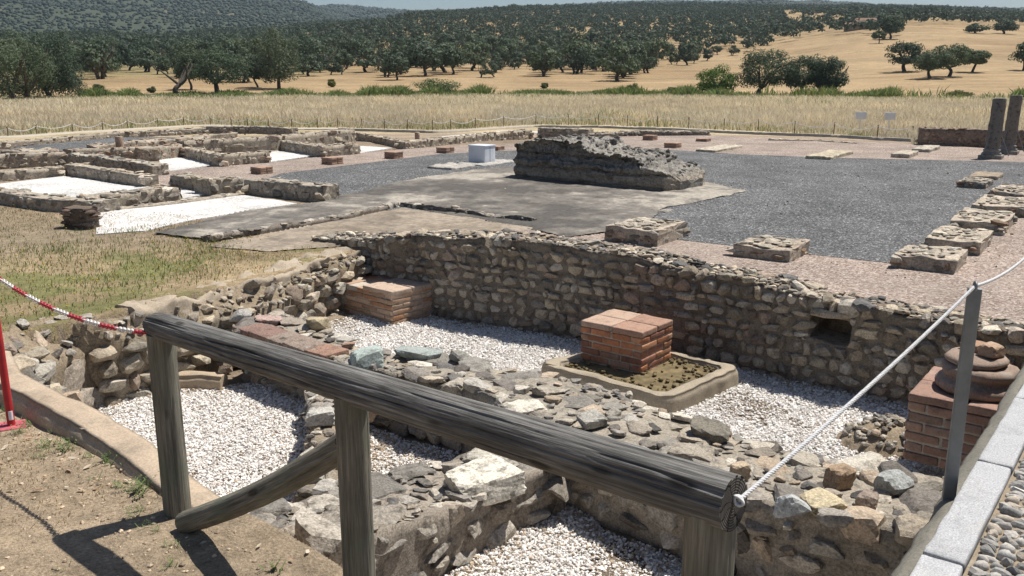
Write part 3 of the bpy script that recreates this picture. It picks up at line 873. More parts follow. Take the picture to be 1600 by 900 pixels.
# ------------------------------------------------------------------ rubble masonry
PAL_TAN = [(.46, .37, .25), (.40, .32, .22), (.52, .43, .30), (.36, .30, .22), (.30, .26, .21), (.44, .36, .27), (.48, .42, .33), (.34, .25, .18)]
PAL_MIX = [(.43, .35, .25), (.38, .315, .24), (.50, .43, .33), (.33, .285, .23), (.38, .345, .29), (.44, .33, .22), (.30, .26, .22), (.54, .48, .385)]
PAL_GREY = [(.37, .32, .255), (.44, .385, .31), (.31, .275, .23), (.48, .42, .34), (.39, .32, .24), (.27, .245, .21)]
PAL_RED = [(.40, .27, .19), (.36, .25, .18), (.44, .33, .24), (.33, .26, .20), (.46, .37, .29), (.30, .22, .17)]
def grey(P, k): return [tuple(np.array(c) * (1 - k) + np.mean(c) * k) for c in P]
PAL_TAN, PAL_MIX, PAL_GREY = grey(PAL_TAN, .22), grey(PAL_MIX, .25), grey(PAL_GREY, .2)
DARK = [(.15, .14, .13), (.19, .17, .15), (.13, .125, .12)]
U = np.array([math.sin(math.radians(35)), math.cos(math.radians(35))])     # away to the right
W = np.array([-U[1], U[0]])                                                # away to the left

class Strip:
    """a ruined wall between two plan lines a (near side) and b; st: (ax, ay, az, bx, by, bz)"""
    def __init__(s, st, base_a, base_b, seed, jag=.04):
        st = np.array(st, float); mid = (st[:, :2] + st[:, 3:5]) / 2
        L = np.concatenate([[0], np.cumsum(np.linalg.norm(np.diff(mid, axis=0), axis=1))])
        s.L = L[-1]; s.l = L; s.st = st; s.ba, s.bb = base_a, base_b; s.seed = seed; s.jag = jag
    def at(s, q):
        q = np.atleast_1d(q); return np.stack([np.interp(q, s.l, s.st[:, k]) for k in range(6)], 1)
    def top(s, q, t):
        q, t = np.broadcast_arrays(np.atleast_1d(np.asarray(q, float)), np.atleast_1d(np.asarray(t, float)))
        P = s.at(q); z = P[:, 2] * (1 - t) + P[:, 5] * t
        return z + s.jag * fbm(np.stack([q * 2.1, t * 1.7, np.full(q.shape, s.seed * 3.3)], 1), 3, s.seed)
    def xy(s, q, t):
        P = s.at(q); t = np.asarray(t)[:, None] if np.ndim(t) else t
        return P[:, :2] * (1 - t) + P[:, 3:5] * t
    def core(s, mb, col, ds=.06, inset=.035, noise=.025, nv=8, nt=10, hole=None, rnd=0., mat=0, mound=0.):
        q = np.linspace(0, s.L, max(3, int(s.L / ds))); P = s.at(q); n = len(q)
        wd = np.linalg.norm(P[:, 3:5] - P[:, :2], axis=1)[:, None]; nin = (P[:, 3:5] - P[:, :2]) / wd
        rows = []
        za = s.top(q, 0 * q); zb = s.top(q, 0 * q + 1)
        for k in range(nv):
            f = k / (nv - 1); z = s.ba + (za - .02 - s.ba) * f
            off = inset + np.zeros(n)
            if rnd: off = off + rnd * max(0, (f - .75) / .25) ** 2
            if hole:
                hm = ((q > hole[0]) & (q < hole[1]) & (z > hole[2]) & (z < hole[3])); off = off + hm * .45
            rows.append(np.concatenate([P[:, :2] + nin * off[:, None], z[:, None]], 1))
        for k in range(1, nt):
            t = k / nt
            tt = inset / wd[:, 0] + t * (1 - 2 * inset / wd[:, 0])
            xy = P[:, :2] * (1 - tt[:, None]) + P[:, 3:5] * tt[:, None]
            rows.append(np.concatenate([xy, (s.top(q, 0 * q + t) - .02 + mound * math.sin(PI * t))[:, None]], 1))
        for k in range(nv)[::-1]:
            f = k / (nv - 1); z = s.bb + (zb - .02 - s.bb) * f
            off = inset + (rnd * max(0, (f - .75) / .25) ** 2 if rnd else 0)
            rows.append(np.concatenate([P[:, 3:5] - nin * off, z[:, None]], 1))
        V = np.stack(rows)                      # rows x n x 3
        m = V.shape[0]; flat = V.reshape(-1, 3)
        flat = flat + noise * np.stack([fbm(flat * 6 + a * 13, 4, s.seed + a) for a in range(3)], 1)
        idx = np.arange(m * n).reshape(m, n)
        qd = np.stack([idx[:-1, :-1], idx[:-1, 1:], idx[1:, 1:], idx[1:, :-1]], -1).reshape(-1, 4)
        c = np.asarray(col) * (1 + .25 * fbm(flat * 3, 4, s.seed + 7)[:, None])
        mb.add(flat, qd, c, mat)
        for e, flip in ((0, False), (n - 1, True)):
            r = flat.reshape(m, n, 3)[:, e]; cc = r.mean(0); vv = np.concatenate([r, cc[None]])
            k = np.arange(m); tri = np.stack([k, (k + 1) % m, np.full(m, m)], 1)
            mb.add(vv, tri[:, ::-1] if flip else tri, np.asarray(col), mat, False)
    def face(s, mb, side, pal, size, level=2, depth=.16, protr=.02, gap=.94, kind='rubble', skip=.0, hole=None, zmin=None, rowjit=.25, tone=None):
        if side in 'ab':
            o = 0 if side == 'a' else 3; base = s.ba if side == 'a' else s.bb
            q = np.linspace(0, s.L, 200); P = s.at(q)[:, o:o + 2]; O = s.at(q)[:, 3 - o:5 - o]; T = 0.0 if side == 'a' else 1.0
            topf = s.top(q, 0 * q + T)
        else:
            P0 = s.at(0 if side == 's' else s.L)[0]; f = np.linspace(0, 1, 40)[:, None]
            P = P0[:2] * (1 - f) + P0[3:5] * f; e = s.at(.1 if side == 's' else s.L - .1)[0]
            O = P + ((e[:2] + e[3:5]) - (P0[:2] + P0[3:5])) * 5
            base = max(s.ba, s.bb) if abs(s.ba - s.bb) < .4 else min(s.ba, s.bb); topf = s.top(np.full(40, 0 if side == 's' else s.L), f[:, 0])
        cl = np.concatenate([[0], np.cumsum(np.linalg.norm(np.diff(P, axis=0), axis=1))]); LL = cl[-1]
        z = base if zmin is None else zmin; zt = topf.max()
        while z < zt:
            hr = size[1] * R.uniform(.75, 1.3); u = R.uniform(-size[0], 0)
            while u < LL:
                ln = size[0] * R.uniform(.45, 1.6); mdl = u + ln / 2; u += ln
                if mdl < 0 or mdl > LL: continue
                x, y = np.interp(mdl, cl, P[:, 0]), np.interp(mdl, cl, P[:, 1]); tz = np.interp(mdl, cl, topf)
                hh = hr * R.uniform(1 - rowjit, 1 + rowjit); zc = z + hr / 2 + R.uniform(-.012, .012)
                if zc + hh * .25 > tz or R.random() < skip: continue
                if hole and hole[0] - .03 < mdl < hole[1] + .03 and hole[2] - .02 < zc < hole[3] + .02: continue
                x2, y2 = np.interp(mdl + .05, cl, P[:, 0]), np.interp(mdl + .05, cl, P[:, 1]); x1, y1 = np.interp(mdl - .05, cl, P[:, 0]), np.interp(mdl - .05, cl, P[:, 1])
                ang = math.atan2(y2 - y1, x2 - x1)
                ox, oy = np.interp(mdl, cl, O[:, 0]) - x, np.interp(mdl, cl, O[:, 1]) - y; l = math.hypot(ox, oy); ox /= l; oy /= l
                pr = protr + R.uniform(-.02, .015)
                c = pal[R.integers(len(pal))]
                if tone is not None: c = np.asarray(c) * tone(mdl / LL, (zc - base) / max(.1, tz - base))
                put_stone(mb, (x + ox * (depth / 2 - pr), y + oy * (depth / 2 - pr), zc), (ln * gap, depth, hh * gap), rot_euler(R.normal(0, .07), R.normal(0, .07), ang + R.normal(0, .06)), c, level, kind if R.random() < .6 else 'sharp')
                if R.random() < .35:
                    fz = zc + R.choice([-1, 1]) * hh * .5; fm = mdl + R.uniform(-.5, .5) * ln; sm_ = min(size) * R.uniform(.25, .5)
                    if fz + sm_ * .3 < tz and 0 < fm < LL and not (hole and hole[0] - .05 < fm < hole[1] + .05 and hole[2] - .05 < fz < hole[3] + .05):
                        put_stone(mb, (np.interp(fm, cl, P[:, 0]) + ox * (.05 - pr), np.interp(fm, cl, P[:, 1]) + oy * (.05 - pr), fz), (sm_ * 1.3, .1, sm_ * .8), rot_euler(R.normal(0, .2), R.normal(0, .3), ang), pal[R.integers(len(pal))], level, 'sharp')
            z += hr
    def topstones(s, mb, pal, n, smin, smax, level=2, kind='rubble', flat=(.3, .55), lift=.15, tr=(.04, .96), tilt=.16, qr=None, tone=1.0):
        pts = []; tries = 0; qa, qb = qr if qr else (0, s.L)
        while len(pts) < n and tries < n * 14:
            tries += 1
            q = R.uniform(qa, qb); t = R.uniform(*tr); sz = smin + (smax - smin) * R.random() ** 1.8
            xy = s.xy(q, t)[0]
            if any((xy[0] - p[0]) ** 2 + (xy[1] - p[1]) ** 2 < (.40 * (sz + p[2])) ** 2 for p in pts): continue
            pts.append((xy[0], xy[1], sz)); h = sz * R.uniform(*flat); z = s.top(q, t)[0]
            c = np.asarray(pal[R.integers(len(pal))]) * tone
            put_stone(mb, (xy[0], xy[1], z + h * (lift - .25) + R.uniform(-.01, .01)), (sz, sz * R.uniform(.6, .95), h), rot_euler(R.normal(0, tilt), R.normal(0, tilt), R.uniform(0, 6.28)), c, level, kind if R.random() < .5 else 'sharp')

MORT = (.205, .172, .135)
# --- the big retaining wall of the square
tops = np.array([(440, 372), (490, 376), (540, 385), (586, 396), (592, 372), (640, 369), (700, 371), (760, 368), (800, 372), (850, 380), (900, 386), (950, 391), (1000, 399), (1050, 413), (1080, 421), (1150, 433), (1200, 446), (1250, 455), (1300, 473), (1350, 479), (1430, 498), (1470, 502), (1600, 527), (1750, 560)], float)
st = []
ext = [at(486, 377, -2.48), at(535, 384, -2.5)]
for x, y in ext: st.append((x, y, -2.42, x + .33, y + .55, -2.42))
xs = np.linspace(-1.72, 6.4, 40); ys = wall_front_y(xs)
for x, y in zip(xs, ys):
    z = -2.2
    for _ in range(4):
        px_, _p = project(x, y, z); ty = np.interp(px_, tops[:, 0], tops[:, 1]); d_ = ray(px_, ty); z = y * d_[2] / d_[1]
    zb = max(z - .03, ZP + .05)
    st.append((x, y, z, x + .36, y + .56, zb))
big = Strip(st, ZG - .06, ZP - .1, 3, .05)
mb = MB()
qh = None
qq = np.linspace(0, big.L, 400); PP = big.at(qq)
pxx = project(PP[:, 0], PP[:, 1], -2.72)[0]
h0, h1 = qq[np.argmin(abs(pxx - 1271))], qq[np.argmin(abs(pxx - 1324))]
pm = PP[np.argmin(abs(pxx - 1298))]
def zray(px, py, y): d = ray(px, py); return y * d[2] / d[1]
hz0, hz1 = zray(1298, 534, pm[1]), zray(1298, 499, pm[1])
hole = (h0, h1, hz0, hz1)
big.core(mb, MORT, ds=.05, noise=.03, nv=26, nt=12, hole=hole, inset=.03)
tn = None
# hole in the measure of the near face
cl = np.concatenate([[0], np.cumsum(np.linalg.norm(np.diff(PP[:, :2], axis=0), axis=1))])
hf = (np.interp(h0, qq, cl), np.interp(h1, qq, cl), hz0, hz1)
big.face(mb, 'a', PAL_TAN, (.172, .125), 2, .20, .022, 1.03, hole=hf, skip=.03, rowjit=.18, tone=tn)
put_stone(mb, (pm[0], pm[1] + .06, hz1 + .05), ((h1 - h0) * 1.25, .2, .09), rotz(math.atan2(-.7, 1)), (.45, .37, .27))
big.topstones(mb, PAL_TAN + [(.55, .48, .38), (.58, .52, .42)] + DARK, 760, .06, .25, 2, 'sharp', flat=(.25, .5), tone=1.05)
tag(mb.build('retaining_wall', M['wall']), 'long tall rubble stone wall with a small square drain hole, holding up the pink gravel square', 'wall')

# --- bank under the meadow edge
def ruin(name, st, ba, bb, label, pal, mort, fsize, faces, ntop, tsz, seed, jag=.05, mat='wall', level=2, kind='rubble', protr=.03, depth=.2, noise=.035, flat=(.3, .6), skip=.05, tone=1., cat='wall', lift=.15, tilt=.16, gap=.95, inset=.035, extra=None, group=None):
    S = Strip(st, ba, bb, seed, jag); mb = MB(); S.core(mb, mort, noise=noise, inset=inset)
    for f in faces: S.face(mb, f, pal, fsize, level, depth, protr, gap, kind, skip)
    if ntop: S.topstones(mb, pal, ntop, tsz[0], tsz[1], level, kind, flat, lift=lift, tilt=tilt, tone=tone)
    if extra: extra(S, mb)
    tag(mb.build(name, M[mat]), label, cat, group); return S
SM = ruin('rubble_bank', [(-4.05, 8.6, -2.62, -4.35, 8.4, -2.37), (-3.5, 9.3, -2.75, -3.85, 9.25, -2.43), (-3.05, 10.1, -2.76, -3.45, 10.1, -2.47), (-2.72, 11.0, -2.74, -3.04, 11.1, -2.50), (-2.58, 11.8, -2.66, -2.80, 12.0, -2.53), (-2.12, 12.5, -2.6, -2.25, 12.75, -2.55)],
     ZG, -2.75, 'rubble bank of yellowish cut stones under the edge of the dry meadow', PAL_TAN, (.27, .215, .15), (.24, .16), 'a', 190, (.07, .34), 21, .08, protr=.06, depth=.26, noise=.06, tilt=.35, kind='sharp')
SN = ruin('rubble_bank', [(-3.75, 6.6, -2.35, -4.2, 6.95, -2.2), (-4.15, 7.35, -2.5, -4.6, 7.5, -2.25), (-4.25, 8.0, -2.62, -4.75, 8.05, -2.3), (-4.2, 8.55, -2.72, -4.6, 8.5, -2.34), (-3.9, 8.95, -2.85, -4.25, 8.7, -2.38)],
     ZG, -2.6, 'bank of big ochre and grey boulders behind the red post', PAL_TAN + PAL_MIX, (.27, .215, .15), (.42, .26), 'as', 60, (.14, .50), 22, .08, protr=.07, depth=.32, noise=.06, tilt=.3, level=3)

LIP = [(-4.02, 9.0), (-3.75, 9.45), (-3.42, 10.12), (-3.05, 11.1), (-2.82, 11.95), (-2.26, 12.75)]
st = []
for k, (x, y) in enumerate(LIP):
    a = LIP[max(k - 1, 0)]; b = LIP[min(k + 1, len(LIP) - 1)]; d = np.array([b[0] - a[0], b[1] - a[1]]); d /= np.linalg.norm(d); n_ = np.array([d[1], -d[0]])
    z = Hs(x - .2, y) + .035; w_ = .10 + .05 * math.sin(k * 2.3)
    st.append((x + n_[0] * w_, y + n_[1] * w_, z - .03, x - n_[0] * .24, y - n_[1] * .24, z - .01))
S_ = Strip(st, -2.62, -2.7, 47, .09); mb = MB(); S_.core(mb, (.38, .315, .24), ds=.05, inset=0, noise=.085, nv=6, nt=8, rnd=.03)
tag(mb.build('mortar_crust', M['conc']), 'pale broken mortar crust along the edge of the dry meadow above the rubble', 'crust')

# --- low wall with a brick course (W) between the two gravel rooms
def brick_edge(S, mb):
    q = 0.02
    while q < 1.55:
        ln = R.uniform(.24, .36); P = S.at(q + ln / 2)[0]; P2 = S.at(q + ln / 2 + .05)[0]
        a = math.atan2(P2[1] - P[1], P2[0] - P[0]); n = np.array([P[3] - P[0], P[4] - P[1]]); n /= np.linalg.norm(n)
        for k in range(2):
            V, Fq = rbox((ln * .96, .30, .062), .012, 5, .006, int(R.integers(99)), 9)
            c = np.array([(.30, .175, .13), (.26, .17, .14), (.34, .21, .155), (.28, .22, .18)][R.integers(4)])
            xy = P[:2] + n * (.13 - .012 + R.uniform(-.01, .01))
            mb.add(V @ rot_euler(R.normal(0, .03), R.normal(0, .03), a).T + np.array([xy[0], xy[1], P[2] - .012 - .07 * k]), Fq, c)
        q += ln
SW = ruin('low_wall', [(-3.0, 9.35, -2.7, -2.75, 10.2, -2.72), (-2.3, 8.75, -2.7, -2.1, 9.55, -2.76), (-1.65, 8.22, -2.71, -1.5, 8.95, -2.82), (-1.0, 7.85, -2.71, -.74, 8.75, -2.86), (-.5, 7.5, -2.7, -.2, 8.35, -2.82), (0, 7.02, -2.70, .42, 7.98, -2.79), (.5, 6.5, -2.72, 1.12, 7.58, -2.80)],
     ZG, ZG, 'low ruined wall topped with a broken brick course, dividing the two white gravel rooms', PAL_MIX + DARK[:2], (.31, .275, .225), (.2, .12), 'abs', 150, (.07, .50), 23, .05, extra=brick_edge, protr=.02, level=3, kind='rubble', tilt=.12, flat=(.2, .4), lift=.08, noise=.045)
# --- broad ruined wall running under the rope (R)
SR = ruin('ruined_wall', [(.30, 6.62, -2.74, .95, 7.6, -2.80), (.66, 6.15, -2.73, 1.35, 7.22, -2.81), (1.15, 5.68, -2.72, 1.75, 6.75, -2.83), (1.55, 5.32, -2.71, 2.15, 6.38, -2.84), (1.95, 4.98, -2.66, 2.75, 6.15, -2.8), (2.35, 4.74, -2.62, 3.1, 5.75, -2.74), (2.78, 4.74, -2.6, 3.4, 5.45, -2.7)],
     ZG, ZG, 'broad ruined wall strewn with loose stones, running below the taut white rope', PAL_MIX + DARK[:2], (.33, .29, .235), (.26, .17), 'abs', 135, (.06, .48), 24, .05, level=3, kind='rubble', tilt=.13, protr=.03, depth=.24, flat=(.2, .42), lift=.08, noise=.045)
# --- spur wall below the middle wooden post
def slab(S, mb):
    x, y = at(752, 737, -2.80)
    put_stone(mb, (x, y + .02, -2.89), (.52, .44, .20), rotz(.55), (.70, .65, .55), 4, 'block')
    x, y = at(775, 709, -2.84)
    put_stone(mb, (x, y, -2.93), (.46, .30, .16), rotz(-.5), (.42, .39, .33), 3, 'block')
SS = ruin('spur_wall', [(-1.05, 4.3, -2.42, -1.62, 4.85, -2.6), (-.85, 4.85, -2.68, -1.55, 5.6, -2.86), (-.42, 5.45, -2.86, -1.05, 6.2, -2.95), (.04, 5.98, -2.88, -.58, 6.5, -2.97), (.42, 6.32, -2.9, -.05, 6.85, -2.95)],
     ZG, ZG, 'thick low spur of rough masonry with a pale square slab on top, beneath the log railing', PAL_GREY + DARK[:1], (.29, .25, .205), (.30, .18), 'abse', 80, (.07, .50), 25, .07, level=3, kind='rubble', mat='wall_dark', noise=.05, extra=slab, protr=.02, depth=.26, flat=(.2, .4), lift=.06, tilt=.12)
ruin('cross_wall', [(-1.98, 8.2, -2.95, -1.5, 8.15, -2.92), (-1.75, 7.2, -3.0, -1.28, 7.1, -3.0), (-1.62, 6.0, -3.0, -1.12, 6.2, -2.98)],
     ZG, ZG, 'short tumbled cross wall of small stones behind the middle wooden post', PAL_MIX, (.28, .23, .17), (.2, .13), 'abse', 60, (.08, .34), 26, .06, level=2, protr=.04)

# --- smooth concrete edging along the soil and the retaining strip of the path
def smooth(name, st, ba, bb, label, col, seed, rnd=.05, mat='conc', jag=.02, noise=.012, cat='edging', mound=.02, kind=None):
    S = Strip(st, ba, bb, seed, jag); mb = MB(); S.core(mb, col, ds=.04, inset=.0, noise=noise, nv=14, nt=8, rnd=rnd, mound=mound)
    o = mb.build(name, M[mat]); tag(o, label, cat); return S
zE = -2.10
smooth('concrete_edging', [(-4.0, 6.85, zE - .06, -4.25, 6.7, zE - .05), (-3.55, 6.2, zE - .03, -3.75, 6.0, zE - .02), (-3.17, 5.85, zE, -3.36, 5.66, zE), (-2.50, 5.28, zE, -2.69, 5.09, zE), (-2.12, 4.92, zE, -2.30, 4.72, zE), (-1.70, 4.47, zE - .02, -1.88, 4.28, zE - .02), (-1.28, 4.14, zE - .09, -1.46, 3.94, zE - .05), (-.95, 3.85, zE - .2, -1.1, 3.6, zE - .1)],
       ZG - .05, -2.4, 'rounded sandy concrete edging between the bare soil and the sunken gravel', (.41, .325, .24), 31)
smooth('stone_sill', [(-3.75, 9.0, -3.14, -3.7, 9.2, -3.12), (-3.35, 8.98, -3.13, -3.35, 9.2, -3.12), (-3.1, 8.95, -3.14, -3.08, 9.15, -3.14)], ZG, ZG, 'low rounded sill closing the back of the near gravel room', (.42, .335, .24), 32, cat='sill')

def brick_pier(name, corner, az_left, wl, wr, z0, z1, label, pal, missing=None, rough=.008, courses=6, parent_pos=None):
    """square brick pier: near corner, left edge azimuth (deg right of ahead), widths along left and right edges"""
    a = math.radians(az_left); dl = np.array([math.sin(a), math.cos(a)]); dr = np.array([math.cos(a), -math.sin(a)])
    if dr[1] < 0: dr = -dr
    ang = math.atan2(dr[1], dr[0])
    mb = MB(); hc = (z1 - z0) / courses
    c0 = np.array(corner) + dl * wl / 2 + dr * wr / 2
    V, Fq = rbox((wr - .03, wl - .03, z1 - z0 - .012), .01, 12, .004, 3, 12)
    mb.add(V @ rotz(ang).T + np.array([c0[0], c0[1], (z0 + z1) / 2 - .004]), Fq, (.48, .42, .35))
    for k in range(courses):
        z = z0 + hc * (k + .5); off = (k % 2) * .5
        for side in range(4):
            L = wr if side % 2 == 0 else wl
            nb = max(2, round(L / .30)); ln = L / nb
            edges = [0.] + [min(L, ln * (j + .5 * (1 if off else 0) + (0 if off else 1)) + R.uniform(-.02, .02)) for j in range(nb)]
            edges = sorted(set([e for e in edges if e < L - .06] + [L]))
            for e0, e1 in zip(edges[:-1], edges[1:]):
                m_ = (e0 + e1) / 2 - L / 2; d_ = .105
                if missing and missing(side, k, m_, L): continue
                V, Fq = rbox((e1 - e0 - .014, d_, hc - .016), .011, 3, rough, int(R.integers(90)), 11)
                if side == 0: p = (m_, -wl / 2 + d_ / 2 + .0)
                elif side == 2: p = (m_, wl / 2 - d_ / 2)
                elif side == 1: p = (wr / 2 - d_ / 2, m_)
                else: p = (-wr / 2 + d_ / 2, m_)
                if side % 2: V = V @ rotz(PI / 2).T
                V = V + np.array([p[0] + R.normal(0, .004), p[1] + R.normal(0, .004), 0])
                c = np.array(pal[R.integers(len(pal))]) * R.uniform(.75, 1.2)
                mb.add(V @ rotz(ang).T + np.array([c0[0], c0[1], z]), Fq, c)
    # cap of wide tiles
    return mb, c0, ang
BR = [(.46, .20, .105), (.38, .17, .10), (.48, .245, .14), (.34, .165, .115), (.42, .25, .17)]
def cap(mb, c0, ang, wr, wl, z, pal, nx=2, ny=2, skip=()):
    for i in range(nx):
        for j in range(ny):
            if (i, j) in skip: continue
            V, Fq = rbox((wr / nx - .012, wl / ny - .012, .07), .014, 8, .008, int(R.integers(90)), 7)
            p = np.array([(i + .5) * wr / nx - wr / 2, (j + .5) * wl / ny - wl / 2, 0])
            mb.add((V + p) @ rotz(ang).T + np.array([c0[0], c0[1], z]), Fq, np.array(pal[R.integers(len(pal))]) * R.uniform(.9, 1.1))
# pier in the stone basin
cx, cy = at(1001, 587, -3.2)
mb, c0, ang = brick_pier('brick_pier', (cx, cy), -51, .80, .68, -3.26, zray(1005, 522, cy) - .05, '', BR)
cap(mb, c0, ang, .69, .81, zray(1005, 522, cy) - .02, [(.40, .245, .175), (.36, .225, .165), (.41, .29, .22)], 2, 2)
tag(mb.build('brick_pier', M['brick']), 'square red brick pier standing inside the stone basin', 'brick pier')
# broken pier against the bank
cx, cy = at(613, 502, -3.22)
zt = zray(612, 461, cy)
mb, c0, ang = brick_pier('brick_pier', (cx, cy), -48, 1.22, .74, -3.30, zt, '', [(.46, .32, .22), (.42, .27, .18), (.50, .36, .26), (.44, .24, .14)], missing=lambda s, k, m, L: (k == 5 and s == 3 and m > .0), rough=.008, courses=6)
a_ = math.radians(-48); dl = np.array([math.sin(a_), math.cos(a_)]); dr = np.array([math.cos(a_), -math.sin(a_)])
cap(mb, np.array((cx, cy)) + dl * .30 + dr * .37, ang, .75, .62, zt + .005, [(.46, .35, .27), (.42, .32, .25)], 2, 1)
cap(mb, np.array((cx, cy)) + dl * .92 + dr * .37, ang, .72, .58, zt - .03, [(.45, .24, .14), (.42, .28, .2)], 2, 2, skip=((0, 0),))
tag(mb.build('brick_pier', M['brick']), 'broken pale brick pier with crumbling orange top, against the yellowish rubble bank', 'brick pier')
# pier with the column base, beside the path
cx, cy = at(1411, 700, -3.02)
zt = zray(1425, 615, cy)
a_ = math.radians(-53); dl = np.array([math.sin(a_), math.cos(a_)]); dr = np.array([math.cos(a_), -math.sin(a_)])
corner = np.array((cx, cy)) - dl * .86
mb, c0, ang = brick_pier('brick_pier', corner, -53, .86, .86, -3.12, zt - .06, '', [(.33, .20, .15), (.30, .19, .145), (.36, .235, .175), (.28, .19, .15)], courses=6)
cap(mb, c0, ang, .88, .88, zt - .03, [(.36, .23, .175), (.33, .21, .165)], 2, 2)
tag(mb.build('brick_pier', M['brick']), 'brown brick pier beside the path, carrying a broken round column base', 'brick pier')
mb = MB()
cc = (c0[0], c0[1], zt + .005)
prof = [(.02, 0), (.36, 0), (.395, .03), (.40, .07), (.375, .105), (.34, .12), (.315, .15), (.325, .165), (.345, .185), (.345, .215), (.32, .24), (.29, .25), (.02, .255)]
prof = [(r_ * .84, z_ * .9) for r_, z_ in prof]
add_lathe(mb, prof, 40, cc, (.30, .225, .18), noise=.022, seed=3)
add_lathe(mb, [(.02, .22), (.20, .22), (.232, .245), (.235, .265), (.21, .29), (.02, .295)], 32, (cc[0] - .03, cc[1] + .03, cc[2]), (.32, .24, .19), noise=.02, seed=9)
for k in range(1):
    a = k * 2.4 + 1.3; put_stone(mb, (cc[0] + .13 * math.cos(a), cc[1] + .13 * math.sin(a), cc[2] + .325), (.24, .2, .08), rotz(a + .5), [(.38, .24, .16), (.44, .31, .22), (.30, .22, .18)][k % 3], 3, 'block')
put_stone(mb, (cc[0] + .06, cc[1] - .02, cc[2] + .345), (.20, .18, .11), rotz(.7), (.44, .30, .21), 3, 'block')
tag(mb.build('broken_column', M['brick']), 'broken round column base of stacked brown mouldings on the brown brick pier', 'column base')

# basin around the pier
bl, bf, br = np.array(at(836, 566, -3.13)), np.array(at(1043, 622, -3.12)), np.array(at(1163, 572, -3.13))
bk = np.array([1.42, 10.35]); ctr = (bl + bf + br + bk) / 4
def inn(p, k=.78): return ctr + (p - ctr) * k
mb = MB()
ring = [bl, bf, br, bk]
st = []
for i in range(4):
    a, b = ring[i], ring[(i + 1) % 4]
    for f in (np.linspace(.06, .94, 9)): p = a + (b - a) * f; q = inn(a) + (inn(b) - inn(a)) * f; st.append((p[0], p[1], -3.12, q[0], q[1], -3.125))
st.append(st[0])
SB = Strip(st, ZG - .05, -3.3, 41, .015); SB.core(mb, (.36, .305, .23), ds=.04, inset=.0, noise=.018, nv=10, nt=8, rnd=.035, mound=.012)
tag(mb.build('stone_basin', M['conc']), 'shallow square basin with a thick rounded stone rim on white gravel', 'basin')
mb = MB()
po = [inn(p, .82) for p in ring]
n = 34; f = np.linspace(0, 1, n); A, B = np.meshgrid(f, f, indexing='ij')
P = (po[0] * ((1 - A) * (1 - B))[..., None] + po[1] * (A * (1 - B))[..., None] + po[2] * (A * B)[..., None] + po[3] * ((1 - A) * B)[..., None]).reshape(-1, 2)
z = -3.19 + .025 * fbm2(P[:, 0], P[:, 1], 4, 4, 5)
idx = np.arange(n * n).reshape(n, n); mb.add(np.column_stack([P, z]), np.stack([idx[:-1, :-1], idx[1:, :-1], idx[1:, 1:], idx[:-1, 1:]], -1).reshape(-1, 4), (.2, .16, .1))
for k in range(420):
    a, b = R.random(2); p = po[0] * (1 - a) * (1 - b) + po[1] * a * (1 - b) + po[2] * a * b + po[3] * (1 - a) * b
    if R.random() < .35 or min(a, b, 1 - a, 1 - b) < .13:
        s_ = R.uniform(.02, .06); put_stone(mb, (p[0], p[1], -3.18 + .01), (s_, s_ * .8, s_ * .6), rotz(R.uniform(0, 6)), PAL_MIX[R.integers(8)], 1, 'round')
tag(mb.build('basin_soil', M['dark_soil']), 'brown mossy earth and pebbles filling the stone basin round the brick pier', 'soil', kind='structure')

# ------------------------------------------------------------------ white pebbles
def pebbles(name, poly, n, label, zf, smin=.013, smax=.036, seed=0, excl=()):
    g = np.random.default_rng(seed); P = np.array(poly); lo, hi = P.min(0), P.max(0)
    x = g.uniform(lo[0], hi[0], n * 3); y = g.uniform(lo[1], hi[1], n * 3); k = inside(x, y, poly); x, y = x[k][:n], y[k][:n]; n = len(x)
    d, f = ICO[1]; 
    s = (smin + (smax - smin) * g.random(n) ** 2.0)[:, None] * g.uniform(.55, 1., (n, 3)) * .62; s[:, 2] *= .75
    V = d[None] * (1 + .16 * g.normal(size=(n, len(d), 1))) * s[:, None, :]
    a = g.uniform(0, 6.28, n); t = g.normal(0, .5, n)
    ca, sa, ctt, stt = np.cos(a), np.sin(a), np.cos(t), np.sin(t)
    X = V[..., 0] * ctt[:, None] - V[..., 2] * stt[:, None]; Z = V[..., 0] * stt[:, None] + V[..., 2] * ctt[:, None]; Y = V[..., 1]
    X, Y = X * ca[:, None] - Y * sa[:, None], X * sa[:, None] + Y * ca[:, None]
    z = zf(x, y) + .03 * fbm2(x, y, 1.6, 3, 77) + g.uniform(-.006, .014, n) + .02
    V = np.stack([X + x[:, None], Y + y[:, None], Z + z[:, None]], -1)
    Fc = (f[None] + (np.arange(n) * len(d))[:, None, None]).reshape(-1, 3)
    pal = np.array([(.78, .76, .73), (.70, .67, .63), (.62, .58, .54), (.80, .75, .70), (.66, .60, .54), (.50, .46, .42), (.82, .80, .78), (.60, .50, .42)])
    c = pal[g.choice(8, n, p=[.22, .2, .14, .14, .1, .08, .1, .02])] * g.uniform(.88, 1.08, (n, 1))
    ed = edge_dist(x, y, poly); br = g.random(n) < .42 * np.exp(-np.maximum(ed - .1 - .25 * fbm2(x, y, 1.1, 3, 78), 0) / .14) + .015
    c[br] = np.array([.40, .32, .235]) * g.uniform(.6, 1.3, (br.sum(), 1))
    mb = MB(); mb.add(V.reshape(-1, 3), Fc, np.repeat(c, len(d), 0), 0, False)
    return tag(mb.build(name, M['pebble']), label, 'gravel', kind='stuff')
